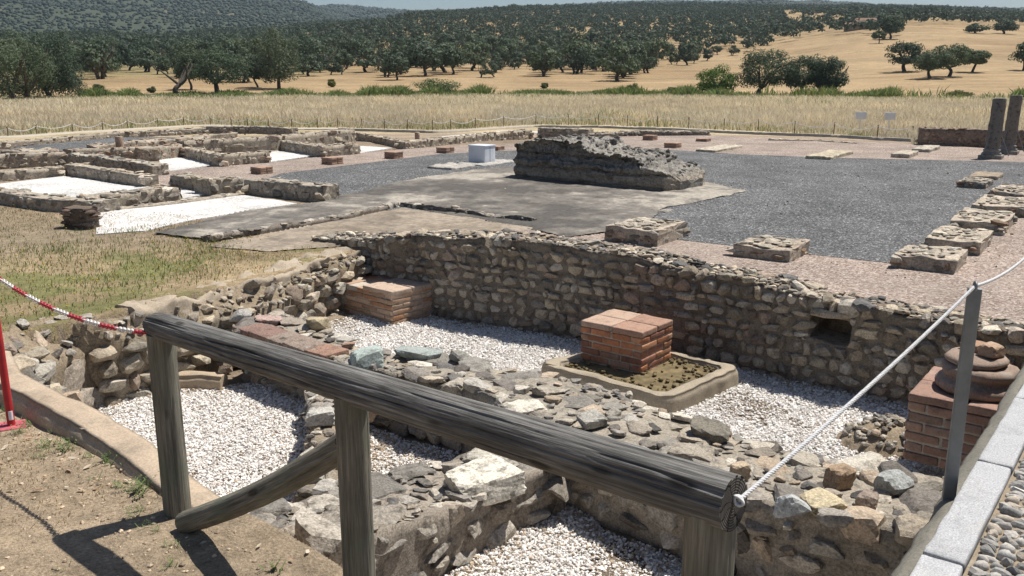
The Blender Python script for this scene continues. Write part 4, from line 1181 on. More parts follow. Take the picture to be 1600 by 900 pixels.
def floor_sheet(poly, name):
    lo, hi = np.array(poly).min(0), np.array(poly).max(0); nx, ny = int((hi[0] - lo[0]) / .07), int((hi[1] - lo[1]) / .07)
    X, Y = np.meshgrid(np.linspace(lo[0], hi[0], nx), np.linspace(lo[1], hi[1], ny), indexing='ij'); x, y = X.ravel(), Y.ravel()
    z = pit_floor(x, y) + .03 * fbm2(x, y, 1.6, 3, 77) + .012
    idx = np.arange(nx * ny).reshape(nx, ny); q = np.stack([idx[:-1, :-1], idx[1:, :-1], idx[1:, 1:], idx[:-1, 1:]], -1).reshape(-1, 4)
    cxy = np.stack([x, y], 1)[q].mean(1); q = q[inside(cxy[:, 0], cxy[:, 1], poly)]
    mb = MB(); mb.add(np.stack([x, y, z], 1), q, (.55, .52, .5)); tag(mb.build(name, M['white_gravel']), kind='structure')
PA = [(-4.35, 7.7), (-4.3, 8.7), (-3.8, 9.05), (-3.1, 9.1), (-2.7, 9.25), (-1.6, 8.3), (-1.3, 7.0), (-1.3, 6.1), (-1.4, 5.4), (-1.5, 4.9), (-1.3, 4.3), (-1.75, 4.5), (-2.5, 5.3), (-3.2, 5.9), (-3.9, 6.9)]
PB = [(-2.95, 10.7), (-2.7, 11.2), (-1.9, 12.35), (-.88, 11.95), (.43, 11.3), (1.58, 10.6), (2.7, 9.85), (3.6, 9.1), (4.6, 8.25), (4.9, 7.7), (3.6, 6.2), (3.1, 5.8), (2.1, 6.3), (1.1, 6.95), (.3, 7.7), (-.2, 8.3), (-.74, 8.7), (-1.5, 8.9), (-2.1, 9.5), (-2.75, 10.1)]
PC = [(-1.4, 8.05), (-1.05, 7.8), (-.5, 7.5), (.1, 7.0), (.62, 6.4), (.66, 6.1), (1.15, 5.7), (1.6, 5.3), (2.0, 4.9), (2.4, 4.7), (2.6, 4.6), (1.3, 2.9), (.6, 2.6), (-.4, 3.5), (-.9, 4.1), (-.9, 4.8), (-.42, 5.5), (0, 6.0), (.4, 6.4), (0, 6.8), (-.6, 6.5), (-1.1, 6.2), (-1.25, 6.4)]
for k, (P_, n_, lb) in enumerate(((PA, 34000, 'white gravel covering the sunken room beside the soil edging'), (PB, 52000, 'white gravel covering the back room below the tall retaining wall'), (PC, 32000, 'white gravel in the deep front room below the log railing'))):
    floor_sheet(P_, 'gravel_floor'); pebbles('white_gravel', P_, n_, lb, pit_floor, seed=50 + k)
# ------------------------------------------------------------------ path, kerb
LK = [np.array(at(*p, -1.62)) for p in ((1420, 897), (1477, 813), (1530, 717), (1597, 600))]
dk = LK[3] - LK[0]; dk /= np.linalg.norm(dk); nk = np.array([dk[1], -dk[0]])          # along the kerb, to its right
k0 = LK[0] - dk * 1.6; KW = .135
def kp(s, o=0.): return k0 + dk * s + nk * o
angk = math.atan2(dk[1], dk[0])
smooth('concrete_strip', [(*kp(s, -.10), -1.745, *kp(s, 0.0), -1.69) for s in np.linspace(0, 7.5, 16)], -3.6, -3.4, 'grey green concrete footing along the outer side of the granite kerb', (.19, .178, .15), 35, rnd=.02, noise=.02, cat='footing', jag=.02)
sj = [0, .62, 1.50]
k = 1.50
p_ = np.array(at(1440, 862, -1.62)); s_a = (p_ - k0).dot(dk); p_ = np.array(at(1530, 718, -1.62)); s_b = (p_ - k0).dot(dk); dlt = s_b - s_a
joints = [s_a - dlt * 2, s_a - dlt, s_a, s_b] + [s_b + dlt * q for q in range(1, 6)]
KN = ['nearest granite kerb block, beyond the lower photo border', 'granite kerb block lying just inside the lower photo border', 'long pale granite kerb block at the foot of the grey metal post', 'pale granite kerb block behind the grey metal post', 'granite kerb block near the photo border, past the brown brick pier', 'granite kerb block furthest along the cobbled path', 'granite kerb block out beyond the photo border', 'granite kerb block at the far end, out of the photo']
for q, (a, b) in enumerate(zip(joints[:-1], joints[1:])):
    V, Fq = rbox((b - a - .012, KW, .26), .012, 22, .005, q + 2, 9)
    mb = MB(); m_ = kp((a + b) / 2, KW / 2); mb.add(V @ rotz(angk).T + np.array([m_[0], m_[1], -1.62 - .13]), Fq, np.array((.44, .44, .445)) * R.uniform(.93, 1.05))
    tag(mb.build('kerb_block', M['granite']), KN[q], 'kerb', 'granite kerb along the cobbled path')
mb = MB()
ns, no = 60, 40
S_, O_ = np.meshgrid(np.linspace(0, 7.6, ns), np.linspace(KW + .004, 5.5, no), indexing='ij')
P = k0 + dk * S_.reshape(-1, 1) + nk * O_.reshape(-1, 1)
idx = np.arange(ns * no).reshape(ns, no)
mb.add(np.column_stack([P, -1.645 + .012 * fbm2(P[:, 0], P[:, 1], 2, 3, 8)]), np.stack([idx[:-1, :-1], idx[:-1, 1:], idx[1:, 1:], idx[1:, :-1]], -1).reshape(-1, 4)[:, ::-1], (.27, .22, .16))
s = 0.6
while s < 6.2:
    o = KW + .004 + R.uniform(0, .02); rw = R.uniform(.030, .044)
    while o < .95:
        ln = R.uniform(.038, .075)
        p = kp(s + R.uniform(-.012, .012), o + ln / 2); o += ln + .003
        put_stone(mb, (p[0], p[1], -1.645 + R.uniform(-.008, .006)), (ln, rw * R.uniform(.9, 1.15), .05), rotz(angk - PI / 2 + R.normal(0, .25)), [(.44, .41, .37), (.38, .36, .33), (.50, .47, .43), (.34, .33, .31), (.46, .40, .33)][R.integers(5)], 2, 'rubble' if R.random() < .45 else 'round')
    s += rw + .003
tag(mb.build('cobbled_path', M['cobble']), kind='structure')

# ------------------------------------------------------------------ log railing
def log_mesh(L, r0, r1, seed, nr=150, seg=56, crack=.006, bow=0., taper_end=0.):
    t = np.linspace(0, 1, nr); a = np.linspace(0, 2 * PI, seg, endpoint=False)
    T, A = np.meshgrid(t, a, indexing='ij'); x = T * L
    r = (r0 + (r1 - r0) * T)
    q = np.stack([x.ravel() * 1.1, np.cos(A).ravel() * 1.2, np.sin(A).ravel() * 1.2], 1)
    r = r * (1 + .06 * fbm(q + seed, 3, seed).reshape(T.shape))
    q2 = np.stack([x.ravel() * 1.3, A.ravel() * 0 + np.cos(A).ravel() * 7, np.sin(A).ravel() * 7], 1)
    n = fbm(q2 + seed * 2, 4, seed + 3).reshape(T.shape)
    r = r - crack * sstep(.12, .38, n) - crack * .4 * np.abs(fbm(q2 * 2.2 + 5, 3, seed + 9).reshape(T.shape))
    g = np.random.default_rng(seed)
    for k_ in range(7):
        a0 = g.uniform(0, 2 * PI); x0 = g.uniform(-.1, .6) * L; x1 = x0 + g.uniform(.3, .8) * min(L, 1.6)
        ac = a0 + .16 * np.sin(x * g.uniform(1, 3) + k_) + .05 * np.sin(x * 11 + k_)
        da = np.abs((A - ac + PI) % (2 * PI) - PI) * r0
        r = r - g.uniform(.006, .016) * np.exp(-(da / .0032) ** 2) * sstep(x0, x0 + .1, x) * sstep(x1, x1 - .15, x)
    if taper_end: r = r * (1 - taper_end * np.exp(-x / .05)) 
    V = np.stack([x, r * np.cos(A), r * np.sin(A) + bow * np.sin(T * PI)], -1).reshape(-1, 3)
    idx = np.arange(nr * seg).reshape(nr, seg); nx = np.roll(idx, -1, 1)
    Fq = np.stack([idx[:-1], nx[:-1], nx[1:], idx[1:]], -1).reshape(-1, 4)[:, ::-1]
    caps = []
    for e, sg in ((0, 1), (nr - 1, -1)):
        rim = V[idx[e]]; cen = rim.mean(0); rr_ = np.linspace(1, 0, 7)
        ring = np.concatenate([cen + (rim - cen) * f for f in rr_[:-1]] + [cen[None]])
        ring[:, 0] += -sg * .004 * (1 - np.repeat(rr_[:-1], seg).tolist().__len__() * 0) * 0
        fs = []
        for j in range(5):
            b = np.arange(seg) + j * seg; c_ = np.roll(b, -1)
            fs.append(np.stack([b, c_, c_ + seg, b + seg], 1))
        tri = np.stack([np.arange(seg) + 5 * seg, np.roll(np.arange(seg), -1) + 5 * seg, np.full(seg, 6 * seg)], 1)
        caps.append((ring, np.concatenate(fs) if sg > 0 else np.concatenate(fs)[:, ::-1], tri if sg > 0 else tri[:, ::-1]))
    return V, Fq, caps
def log_obj(name, p0, p1, r0, r1, seed, mats, parent, **k):
    p0, p1 = Vector(p0), Vector(p1); d = p1 - p0
    V, Fq, caps = log_mesh(d.length, r0, r1, seed, **k); mb = MB(); mb.add(V, Fq, (.2, .2, .2), 0)
    for ring, fq, tri in caps: mb.add(ring, fq, (.2, .2, .2), 1, False); mb.add(ring, tri, (.2, .2, .2), 1, False)
    o = mb.build(name, mats, parent)
    o.rotation_mode = 'QUATERNION'; o.rotation_quaternion = d.to_track_quat('X', 'Z'); o.location = p0 - parent.location
    return o
def pt(px, py, zc):
    a = (px - 800) / F * zc; v = (py - 450) / F * zc
    return Vector((a, zc * CT - v * ST, -(zc * ST + v * CT)))
RL, RR = pt(238, 506, 4.32), pt(1147, 787, 2.25)
rail_root = empty('log_railing', (RL.x, RL.y, -2.15)); tag(rail_root, 'weathered grey log railing on three round posts with a slanting brace log, in the foreground', 'railing')
log_obj('rail', RL, RR, .066, .073, 5, [M['log'], M['log_end']], rail_root, nr=260, seg=150, taper_end=.25, crack=.006)
def on_rail(px):
    best = min(np.linspace(0, 1, 2000), key=lambda t: abs(project(*(RL + (RR - RL) * t))[0] - px)); return RL + (RR - RL) * best
P1 = on_rail(250); P2 = on_rail(548); P3 = on_rail(1112)
for P_, zb, r_, sd in ((P1, -2.35, .066, 11), (P2, -2.75, .066, 12), (P3, -2.3, .068, 13)):
    log_obj('post', (P_.x, P_.y, zb), (P_.x, P_.y, P_.z - .035), r_, r_ * .97, sd, [M['post'], M['post']], rail_root, nr=110, seg=110, crack=.003)
B0 = pt(288, 786, 4.28); B0.z = -2.11; B1 = pt(540, 690, 3.38)
B1 = Vector((P2.x - .03, P2.y + .05, 0)); B1.z = zray(525, 693, B1.y)
log_obj('brace', B0, B1, .056, .058, 14, [M['post'], M['log_end']], rail_root, nr=90, bow=-.03, crack=.003)

# ------------------------------------------------------------------ grey metal post and white rope
gp_b = Vector((*kp((np.array(at(1505, 765, -1.66)) - k0).dot(dk), -.05), -1.80)); gtop = zray(1550, 450, gp_b.y)
root = empty('metal_post', gp_b); tag(root, 'slim grey metal post holding the white rope beside the granite kerb', 'rope post')
mb = MB(); hgt = gtop - gp_b.z
V, Fq = rbox((.050, .028, hgt), .004, 6); mb.add(V + np.array([0, 0, hgt / 2]), Fq)
mb.build('shaft', M['steel'], root, rot=(0, 0, angk - PI / 2 + .35))
mb = MB(); a = np.linspace(0, 2 * PI, 25); add_tube(mb, np.stack([.020 * np.cos(a), 0 * a, .018 * np.sin(a)], 1), .005, 8)
mb.build('rope_ring', M['steel'], root, loc=(0, 0, hgt + .006), rot=(0, 0, angk + .4))
top = gp_b + Vector((0, 0, hgt + .008))
re = RR + (RR - RL).normalized() * .012; re = Vector((re.x, re.y, re.z + .012))
def sag(p0, p1, s, n=40):
    t = np.linspace(0, 1, n)[:, None]; p = np.array(p0) * (1 - t) + np.array(p1) * t; p[:, 2] -= 4 * s * (t * (1 - t))[:, 0]; return p
nxt = np.array([top.x, top.y, top.z]) + np.array([dk[0], dk[1], 0]) * 2.6 + np.array([.05, 0, .05])
path = np.concatenate([sag(re, top, .015, 50), sag(top, nxt, .10, 40)[1:]])
# twisted strands
def add_rope(mb, path, r, pitch=.035, strands=3, dens=4):
    P = np.asarray(path); seg = np.linalg.norm(np.diff(P, axis=0), axis=1); cl = np.concatenate([[0], np.cumsum(seg)])
    q = np.linspace(0, cl[-1], int(cl[-1] / pitch * dens * 2)); X = np.stack([np.interp(q, cl, P[:, k]) for k in range(3)], 1)
    T = np.gradient(X, axis=0); T /= np.linalg.norm(T, axis=1)[:, None]; up = np.array([0, 0, 1.]); Nn = np.cross(T, up); Nn /= np.linalg.norm(Nn, axis=1)[:, None]; Bn = np.cross(T, Nn)
    for s in range(strands):
        a = q / pitch * 2 * PI + s * 2 * PI / strands
        add_tube(mb, X + r * .5 * (np.cos(a)[:, None] * Nn + np.sin(a)[:, None] * Bn), r * .58, 6)
mb = MB(); add_rope(mb, path, .0065)
k_ = np.array(re); 
for j in range(3): add_tube(mb, k_ + np.stack([.010 * np.cos(a + j), .008 * np.sin(a), .010 * np.sin(a + j * .7)], 1), .0038, 6)
tag(mb.build('rope', M['rope']), 'taut white rope from the log railing end up to the grey metal post', 'rope')

# ------------------------------------------------------------------ red post and red white chain
bx, by = at(15, 643, -2.13)
rp = Vector((bx, by, Hs(bx, by) + .02 * float(fbm2(np.array([bx]), np.array([by]), 1.3, 5, 11)[0]) + .012 * float(fbm2(np.array([bx]), np.array([by]), 5, 4, 13)[0]) - .004)); 
rt = Vector((bx - .012, by + .01, -1.20))
root = empty('barrier_post', rp); tag(root, 'leaning red painted metal post on a square red foot plate, at the photo border', 'barrier post')
mb = MB(); add_tube(mb, [(0, 0, .01), tuple((rt - rp) * .5), tuple(rt - rp)], .024, 20); mb.build('pole', M['red'], root)
mb = MB(); dd = (rt - rp).normalized(); add_tube(mb, [tuple(dd * .055 + Vector((.007, -.008, 0))), tuple(dd * .115 + Vector((.007, -.008, 0)))], .0165, 16); mb.build('worn_band', M['sign'], root)
V, Fq = rbox((.16, .16, .014), .004, 6, .002, 3, 10); mb = MB(); mb.add(V + np.array([0, 0, .008]), Fq); mb.build('foot_plate', M['redplate'], root, rot=(0, .02, .5))
V, Fq = rbox((.06, .06, .03), .008, 4); mb = MB(); mb.add(V + np.array(rt - rp), Fq); mb.build('chain_hook', M['red'], root)
ce = RL + Vector((-.01, -.055, -.03)); cp = sag(rt + Vector((0, 0, .0)), ce, .075, 200)
seg = np.linalg.norm(np.diff(cp, axis=0), axis=1); cl = np.concatenate([[0], np.cumsum(seg)]); pitch = .021; nl = int(cl[-1] / pitch)
root = empty('barrier_chain', tuple(rt)); tag(root, 'red and white plastic chain hanging between the red post and the log railing', 'chain')
for colr in (0, 1):
    mb = None
    for j in range(nl):
        blk = (j // 9) % 2
        if blk != colr: continue
        if mb is None: mb = MB()
        q = (j + .5) * pitch; p = np.array([np.interp(q, cl, cp[:, k]) for k in range(3)]); p2 = np.array([np.interp(q + .01, cl, cp[:, k]) for k in range(3)])
        t = (p2 - p); t /= np.linalg.norm(t); side = np.cross(t, [0, 0, 1]); side /= np.linalg.norm(side); up = np.cross(side, t)
        b = (side + up) if j % 2 else (side - up); b /= np.linalg.norm(b)
        aa = np.linspace(0, 2 * PI, 13)
        add_tube(mb, p + .0165 * np.cos(aa)[:, None] * t + .0105 * np.sin(aa)[:, None] * b - np.array(rt), .0042, 6)
        if j % 9 == 8 or j == nl - 1: mb.build('red_links' if colr == 0 else 'white_links', M['chain_red'] if colr == 0 else M['chain_white'], root); mb = None
    
# ------------------------------------------------------------------ loose stones one could lift
def top_of(S, px, py, z0):
    x, y = at(px, py, z0); return x, y
def loose(px, py, z, dims, yaw, col, label, kind='sharp', tilt=(0, 0), level=3, name='loose_stone', cat='stone', mat='wall'):
    for _ in range(3):
        x, y = at(px, py, z); best = (.25, None)
        for S_ in (SR, SW, SS):
            q = np.repeat(np.linspace(0, S_.L, 120), 12); t = np.tile(np.linspace(0, 1, 12), 120); xy = S_.xy(q, t); dd = np.hypot(xy[:, 0] - x, xy[:, 1] - y); j = int(np.argmin(dd))
            if dd[j] < best[0]: best = (dd[j], S_.top(q[j], t[j])[0] + .005)
        if best[1] is not None: z = best[1]
    mb = MB()
    put_stone(mb, (0, 0, dims[2] * .33), dims, rot_euler(tilt[0], tilt[1], yaw), col, level, kind)
    return tag(mb.build(name, M[mat], loc=(x, y, z)), label, cat, 'loose stones on the ruined walls')
loose(1311, 757, -2.64, (.20, .17, .16), .4, (.34, .245, .165), 'rounded brown boulder resting on the broad ruined wall under the rope', 'block')
loose(1106, 683, -2.77, (.33, .24, .17), -.3, (.30, .27, .22), 'grey brown pyramid shaped stone at the back edge of the broad ruined wall', 'sharp', (.2, .3))
loose(1242, 800, -2.66, (.26, .19, .17), .8, (.50, .51, .50), 'pale bluish grey angular block just right of the sawn log end', 'sharp')
loose(1283, 790, -2.64, (.25, .24, .08), .3, (.58, .49, .33), 'flat cream coloured slab beside the pale bluish block', 'block')
loose(1353, 790, -2.62, (.20, .14, .11), 1.0, (.25, .20, .165), 'dark brown stone in front of the rounded brown boulder', 'sharp')
loose(1397, 765, -2.62, (.25, .19, .15), .2, (.36, .37, .36), 'grey angular stone with a broken face towards the grey metal post', 'sharp')
loose(1155, 745, -2.68, (.13, .11, .12), .2, (.44, .35, .25), 'small upright tan stone behind the sawn log end', 'block')
loose(1078, 712, -2.74, (.36, .26, .08), -.2, (.33, .29, .235), 'broad flat tan slab lying behind the log rail', 'block')
loose(1305, 815, -2.63, (.21, .13, .09), -.4, (.33, .30, .26), 'thin dark edged grey stone below the cream slab', 'sharp')
loose(925, 660, -2.80, (.24, .22, .10), .4, (.38, .36, .32), 'flat pale stone on the wall beside the front corner of the basin', 'block')
loose(655, 557, -2.80, (.50, .30, .10), -.35, (.40, .44, .41), 'large flat grey green slab set on the low wall', 'block')
loose(573, 570, -2.78, (.34, .28, .19), .5, (.36, .41, .38), 'rounded grey green boulder next to the flat grey green slab', 'block')
loose(728, 566, -2.82, (.40, .24, .13), -.5, (.30, .285, .25), 'dark lumpy stone on the low wall before the stone basin', 'sharp')
loose(545, 541, -2.80, (.15, .10, .05), .3, (.34, .225, .17), 'small red brown tile fragment above the grey green boulder', 'block')
loose(497, 512, -2.74, (.30, .24, .16), .6, (.44, .37, .25), 'yellowish broken stone at the end of the red brick course', 'sharp')
loose(420, 505, -2.72, (.30, .20, .10), .2, (.38, .275, .24), 'purple brown stone lying on the brick course', 'sharp')
loose(376, 500, -2.72, (.26, .18, .14), .2, (.38, .36, .33), 'pointed grey stone where the low wall meets the yellowish bank', 'sharp')
loose(112, 640, -2.98, (.22, .17, .22), .5, (.50, .39, .29), 'smooth pinkish stone standing at the end of the boulder bank', 'block')
loose(575, 655, -2.99, (.26, .16, .24), 1.3, (.42, .30, .2), 'upright orange brown stone close to the middle wooden post', 'sharp')
loose(500, 660, -2.98, (.26, .20, .15), .2, (.42, .40, .36), 'pale square stone behind the brace log', 'block')
x, y = at(1385, 672, -3.2); mb = MB()
for k in range(90):
    a, r_ = R.uniform(0, 6.28), .38 * math.sqrt(R.random()); s_ = R.uniform(.03, .11)
    put_stone(mb, (r_ * math.cos(a), r_ * .8 * math.sin(a), .17 * (1 - (r_ / .38) ** 2) + R.uniform(-.01, .02)), (s_, s_ * .8, s_ * .6), rot_euler(R.normal(0, .3), R.normal(0, .3), R.uniform(0, 6)), PAL_MIX[R.integers(8)], 2, 'rubble')
V = np.array([[r_ * math.cos(a), r_ * .8 * math.sin(a), .17 * (1 - (r_ / .42) ** 2) - .02] for r_ in np.linspace(.001, .46, 8) for a in np.linspace(0, 2 * PI, 20, endpoint=False)])
idx = np.arange(160).reshape(8, 20); nx = np.roll(idx, -1, 1); mb.add(V, np.stack([idx[:-1], idx[1:], nx[1:], nx[:-1]], -1).reshape(-1, 4), (.3, .24, .17))
tag(mb.build('rubble_heap', M['wall'], loc=(x, y, -3.28)), 'small heap of pebbly mortar rubble beside the brown brick pier', 'rubble heap')

# ------------------------------------------------------------------ ground cover near by
def near_ground(n, poly, seed):
    g = np.random.default_rng(seed); P = np.array(poly); lo, hi = P.min(0), P.max(0)
    x = g.uniform(lo[0], hi[0], n); y = g.uniform(lo[1], hi[1], n); k = inside(x, y, poly); return x[k], y[k]
def ground_z(x, y):
    r = np.hypot(x, y); n1 = fbm2(x, y, 1.3, 5, 11); n3 = fbm2(x, y, 5, 4, 13)
    return H(x, y) + .02 * n1 + .012 * n3
MEAD = [(-4.1, 8.35), (-3.9, 9.3), (-3.5, 10.15), (-3.0, 11.05), (-2.6, 11.75), (-2.1, 12.5), (-2.9, 13.1), (-4.5, 14.6), (-6.3, 16.3), (-9.5, 17.5), (-12, 16), (-8, 9), (-5.2, 7.6)]
x, y = near_ground(70000, MEAD, 5); z = ground_z(x, y)
den = .55 + .9 * fbm2(x, y, .5, 4, 71); e = np.clip(edge_dist(x, y, MEAD[:8], False) / 1.2, .15, 1)
k = R.random(len(x)) < den * e; x, y, z = x[k], y[k], z[k]; n = len(x)
g1 = fbm2(x, y, .45, 4, 72) + .22 * (x < -4.5)
h = R.uniform(.008, .04, n) * (1 + .8 * (g1 > .12)); w = R.uniform(.005, .012, n)
c = np.array([.40, .31, .175]) * R.uniform(.7, 1.35, (n, 1)); gm = R.random(n) < sstep(-.3, .25, g1) * .9; c[gm] = np.array([.17, .215, .065]) * R.uniform(.7, 1.5, (gm.sum(), 1))
rm = R.random(n) < .1; c[rm] = np.array([.40, .22, .10])
blades('meadow_grass', x, y, z, h, w, c, 'thin half dried grass with green tufts on the plot beside the rooms', 'grass', lean=.6, seed=15)
yk = (R.random(n) < .02) & (g1 > -.02) & (x < -3.2)
mb = MB(); g = np.random.default_rng(3); d, f = ICO[1]; fx_, fy_, fz_ = x[yk], y[yk], z[yk] + h[yk] + .01; nn = len(fx_)
V = d[None] * np.array([.013, .013, .008]) + np.stack([fx_, fy_, fz_], 1)[:, None, :]
mb.add(V.reshape(-1, 3), (f[None] + (np.arange(nn) * len(d))[:, None, None]).reshape(-1, 3), (.62, .46, .03))
tag(mb.build('yellow_flowers', M['leaf']), 'tiny yellow flowers sprinkled through the half dried grass', 'flowers', kind='stuff')
# weeds on the soil next to the edging
mb = MB(); mb2 = MB()
def tuft(px, py, n, s, seed):
    g = np.random.default_rng(seed); x0, y0 = at(px, py, -2.13)
    for j in range(n):
        a, l = g.uniform(0, 6.28), s * g.uniform(.5, 1.2); sx, sy = x0 + g.normal(0, s * .45), y0 + g.normal(0, s * .45); z0 = float(ground_z(np.array([sx]), np.array([sy]))[0])
        tip = np.array([sx + math.cos(a) * l * .6, sy + math.sin(a) * l * .6, z0 + l * .75]); b = np.array([sx, sy, z0 - .01])
        for q in range(5):
            t = (q + 1) / 5; c_ = b * (1 - t) + tip * t
            for sd in (-1, 1):
                dv = np.array([math.cos(a + sd * 1.1), math.sin(a + sd * 1.1), .5]) * s * .26; wv = np.array([-dv[1], dv[0], 0]) * .22
                mb.add(np.array([c_, c_ + dv * .5 + wv, c_ + dv, c_ + dv * .5 - wv]), [[0, 1, 2, 3]], np.array([.13, .19, .065]) * g.uniform(.7, 1.4), 0, False)
for k, (px, py, n, s) in enumerate([(42, 640, 12, .05), (55, 632, 8, .04), (75, 680, 14, .06), (98, 690, 16, .06), (112, 676, 12, .05), (165, 710, 16, .06), (178, 702, 10, .05), (206, 716, 12, .05), (186, 752, 10, .04), (216, 762, 18, .07), (228, 748, 10, .05), (214, 795, 8, .05), (222, 822, 6, .035), (246, 828, 6, .035), (268, 855, 7, .04), (262, 885, 8, .04), (425, 893, 10, .05), (60, 700, 10, .04), (140, 700, 12, .04), (337, 797, 6, .035), (95, 893, 6, .035), (8, 620, 10, .05), (20, 655, 12, .05), (150, 735, 7, .035), (88, 655, 8, .04)]): tuft(px, py, n, s, 200 + k)
tag(mb.build('ground_weeds', M['leaf_bright']), 'low feathery green weeds along the concrete edging', 'weeds', kind='stuff')
SOIL = [(-3.9, 5.9), (-3.3, 5.55), (-2.6, 5.0), (-2.0, 4.5), (-1.5, 4.0), (-1.1, 3.7), (-.6, 3.2), (0, 2.6), (.6, 2.0), (.2, 1.6), (-4.5, 1.8), (-5.5, 5)]
x, y = near_ground(11000, SOIL, 6); z = ground_z(x, y); mb = MB(); g = np.random.default_rng(8)
d, f = ICO[1]; n = len(x); s = (.003 + .017 * g.random(n) ** 5)[:, None] * g.uniform(.6, 1, (n, 3))
V = d[None] * (1 + .15 * g.normal(size=(n, len(d), 1))) * s[:, None, :] + np.stack([x, y, z], 1)[:, None, :]
mb.add(V.reshape(-1, 3), (f[None] + (np.arange(n) * len(d))[:, None, None]).reshape(-1, 3), np.repeat(np.array([.44, .34, .24]) * g.uniform(.5, 1.35, (n, 1)), len(d), 0), 0, False)
tag(mb.build('soil_grit', M['pebble']), 'grit and crumbs of earth on the bare soil', 'grit', kind='stuff')
x, y = near_ground(60000, SOIL, 16); z = ground_z(x, y); den = sstep(-.1, .4, fbm2(x, y, .9, 4, 73)); k = R.random(len(x)) < den; x, y, z = x[k], y[k], z[k]; n = len(x)
blades('dead_grass', x, y, z, R.uniform(.006, .03, n), R.uniform(.003, .006, n), np.array([.42, .31, .18]) * R.uniform(.6, 1.3, (n, 1)), 'short dead grass stubble on the bare soil', 'grass', lean=1.6, seed=17)
# dry curled leaves
mb = MB(); g = np.random.default_rng(12)
spots = [(275, 768), (262, 792), (128, 665), (150, 672), (112, 700), (92, 712), (70, 640), (135, 716), (106, 722), (455, 875), (430, 888), (405, 855), (12, 700), (5, 680), (40, 665), (155, 690), (190, 722), (60, 655), (85, 668), (480, 862), (126, 757), (318, 850)]
for px, py in spots + [(g.uniform(0, 220), g.uniform(640, 760)) for k in range(14)]:
    x0, y0 = at(px, py, -2.12); z0 = float(ground_z(np.array([x0]), np.array([y0]))[0]) + .012
    if inside(np.array([x0]), np.array([y0]), PIT)[0]: z0 = -2.35
    L = g.uniform(.028, .062); w_ = L * .19; u = np.linspace(-.5, .5, 7); rows = []
    for q in u: wd = w_ * (1 - (2 * q) ** 2) + .001; rows += [[q * L, -wd, .35 * wd + .25 * L * q * q], [q * L, 0, .25 * L * q * q], [q * L, wd, .35 * wd + .25 * L * q * q]]
    V = np.array(rows) @ rot_euler(g.normal(0, .4), g.normal(0, .25), g.uniform(0, 6.28)).T + np.array([x0, y0, z0]); idx = np.arange(21).reshape(7, 3)
    mb.add(V, np.stack([idx[:-1, :-1], idx[1:, :-1], idx[1:, 1:], idx[:-1, 1:]], -1).reshape(-1, 4), [(.55, .47, .36), (.48, .36, .25), (.62, .54, .44), (.42, .27, .19)][g.integers(4)])
tag(mb.build('dry_leaves', M['leaf']), 'scattered curled dry leaves on the soil by the edging', 'leaves', kind='stuff')
# ------------------------------------------------------------------ low walls of the rooms beyond
def far_wall(name, pts, h, thick, dirs, label, pal=PAL_MIX, mort=(.37, .32, .255), size=(.25, .15), top=(.10, .30), dens=8, seed=0, h2=None, jag=.028, mat='wall_far', skip=.02, ends='se', group=None, z=ZP, tone=1.):
    P = [np.array(at(p[0], p[1], z)) for p in pts]; st = []
    d = {'u': U, 'w': W}[dirs] if isinstance(dirs, str) else np.array(dirs)
    hs = np.linspace(h, h2 if h2 else h, len(P))
    for p, hh in zip(P, hs): b = p + d * thick; st.append((p[0], p[1], z + hh, b[0], b[1], z + hh))
    S = Strip(st, z - .12, z - .12, seed, jag); mb = MB(); S.core(mb, mort, ds=.10, noise=.022, nv=6, nt=6, inset=.018)
    for f in 'ab' + ends: S.face(mb, f, pal, size, 2 if f != 'b' else 1, .2, .014, .97, 'rubble', skip + .04)
    n = int(S.L * thick * dens * 1.5)
    S.topstones(mb, pal, min(n, 260), top[0], top[1], 2, flat=(.14, .3), lift=.05, tilt=.07, tone=tone)
    tag(mb.build(name, M[mat]), label, 'wall', group); return S
PALE = [(.50, .43, .34), (.46, .39, .30), (.54, .47, .38), (.42, .36, .29), (.48, .38, .29)]
far_wall('room_wall', [(146, 330), (281, 312)], .27, .55, 'w', 'low stone wall with a rounded end, between the two largest white gravel rooms', seed=51)
far_wall('room_wall', [(-30, 314), (75, 330), (150, 333)], .24, .5, 'u', 'dark topped low wall corner in front of the white gravel room at the photo border', PAL_GREY, seed=52)
far_wall('brick_stub', [(99, 355), (136, 358)], .36, .24, 'u', 'ruined stub of dark red brickwork at the edge of the dry meadow', [(.25, .175, .14), (.2, .15, .125), (.28, .2, .16), (.25, .21, .18)], (.17, .13, .1), (.26, .07), seed=53, mat='wall_dark')
far_wall('room_wall', [(-40, 287), (101, 275)], .22, .45, 'w', 'low pale wall closing the back of the white gravel room at the photo border', PALE, seed=54)
far_wall('room_wall', [(101, 274), (150, 281), (199, 289), (228, 292)], .30, .36, 'u', 'straight pale plastered wall along the far side of the biggest white gravel room', PALE, seed=55, h2=.26)
far_wall('room_wall', [(106, 259), (160, 265), (221, 273), (238, 276)], .33, .50, 'u', 'dark lichened wall running parallel just behind the straight pale wall', PAL_GREY, seed=56, mat='wall_dark', h2=.28)
far_wall('room_wall', [(-40, 268), (0, 264), (105, 258)], .38, .5, 'w', 'ochre stone wall behind the dark lichened wall, reaching the photo border', PAL_TAN, seed=57)
far_wall('room_wall', [(115, 257), (250, 251), (288, 246)], .42, .5, 'w', 'reddish stone wall with a cut column stub standing behind it', PAL_RED, seed=58)
far_wall('room_wall', [(290, 246), (433, 237), (500, 229), (556, 223)], .50, .5, 'w', 'long high wall of big pale blocks behind the middle white gravel rooms', PALE + PAL_TAN, seed=59, size=(.36, .22))
far_wall('room_wall', [(287, 247), (342, 261)], .32, .4, 'u', 'short pale cross wall between two small white gravel rooms', PALE, seed=60)
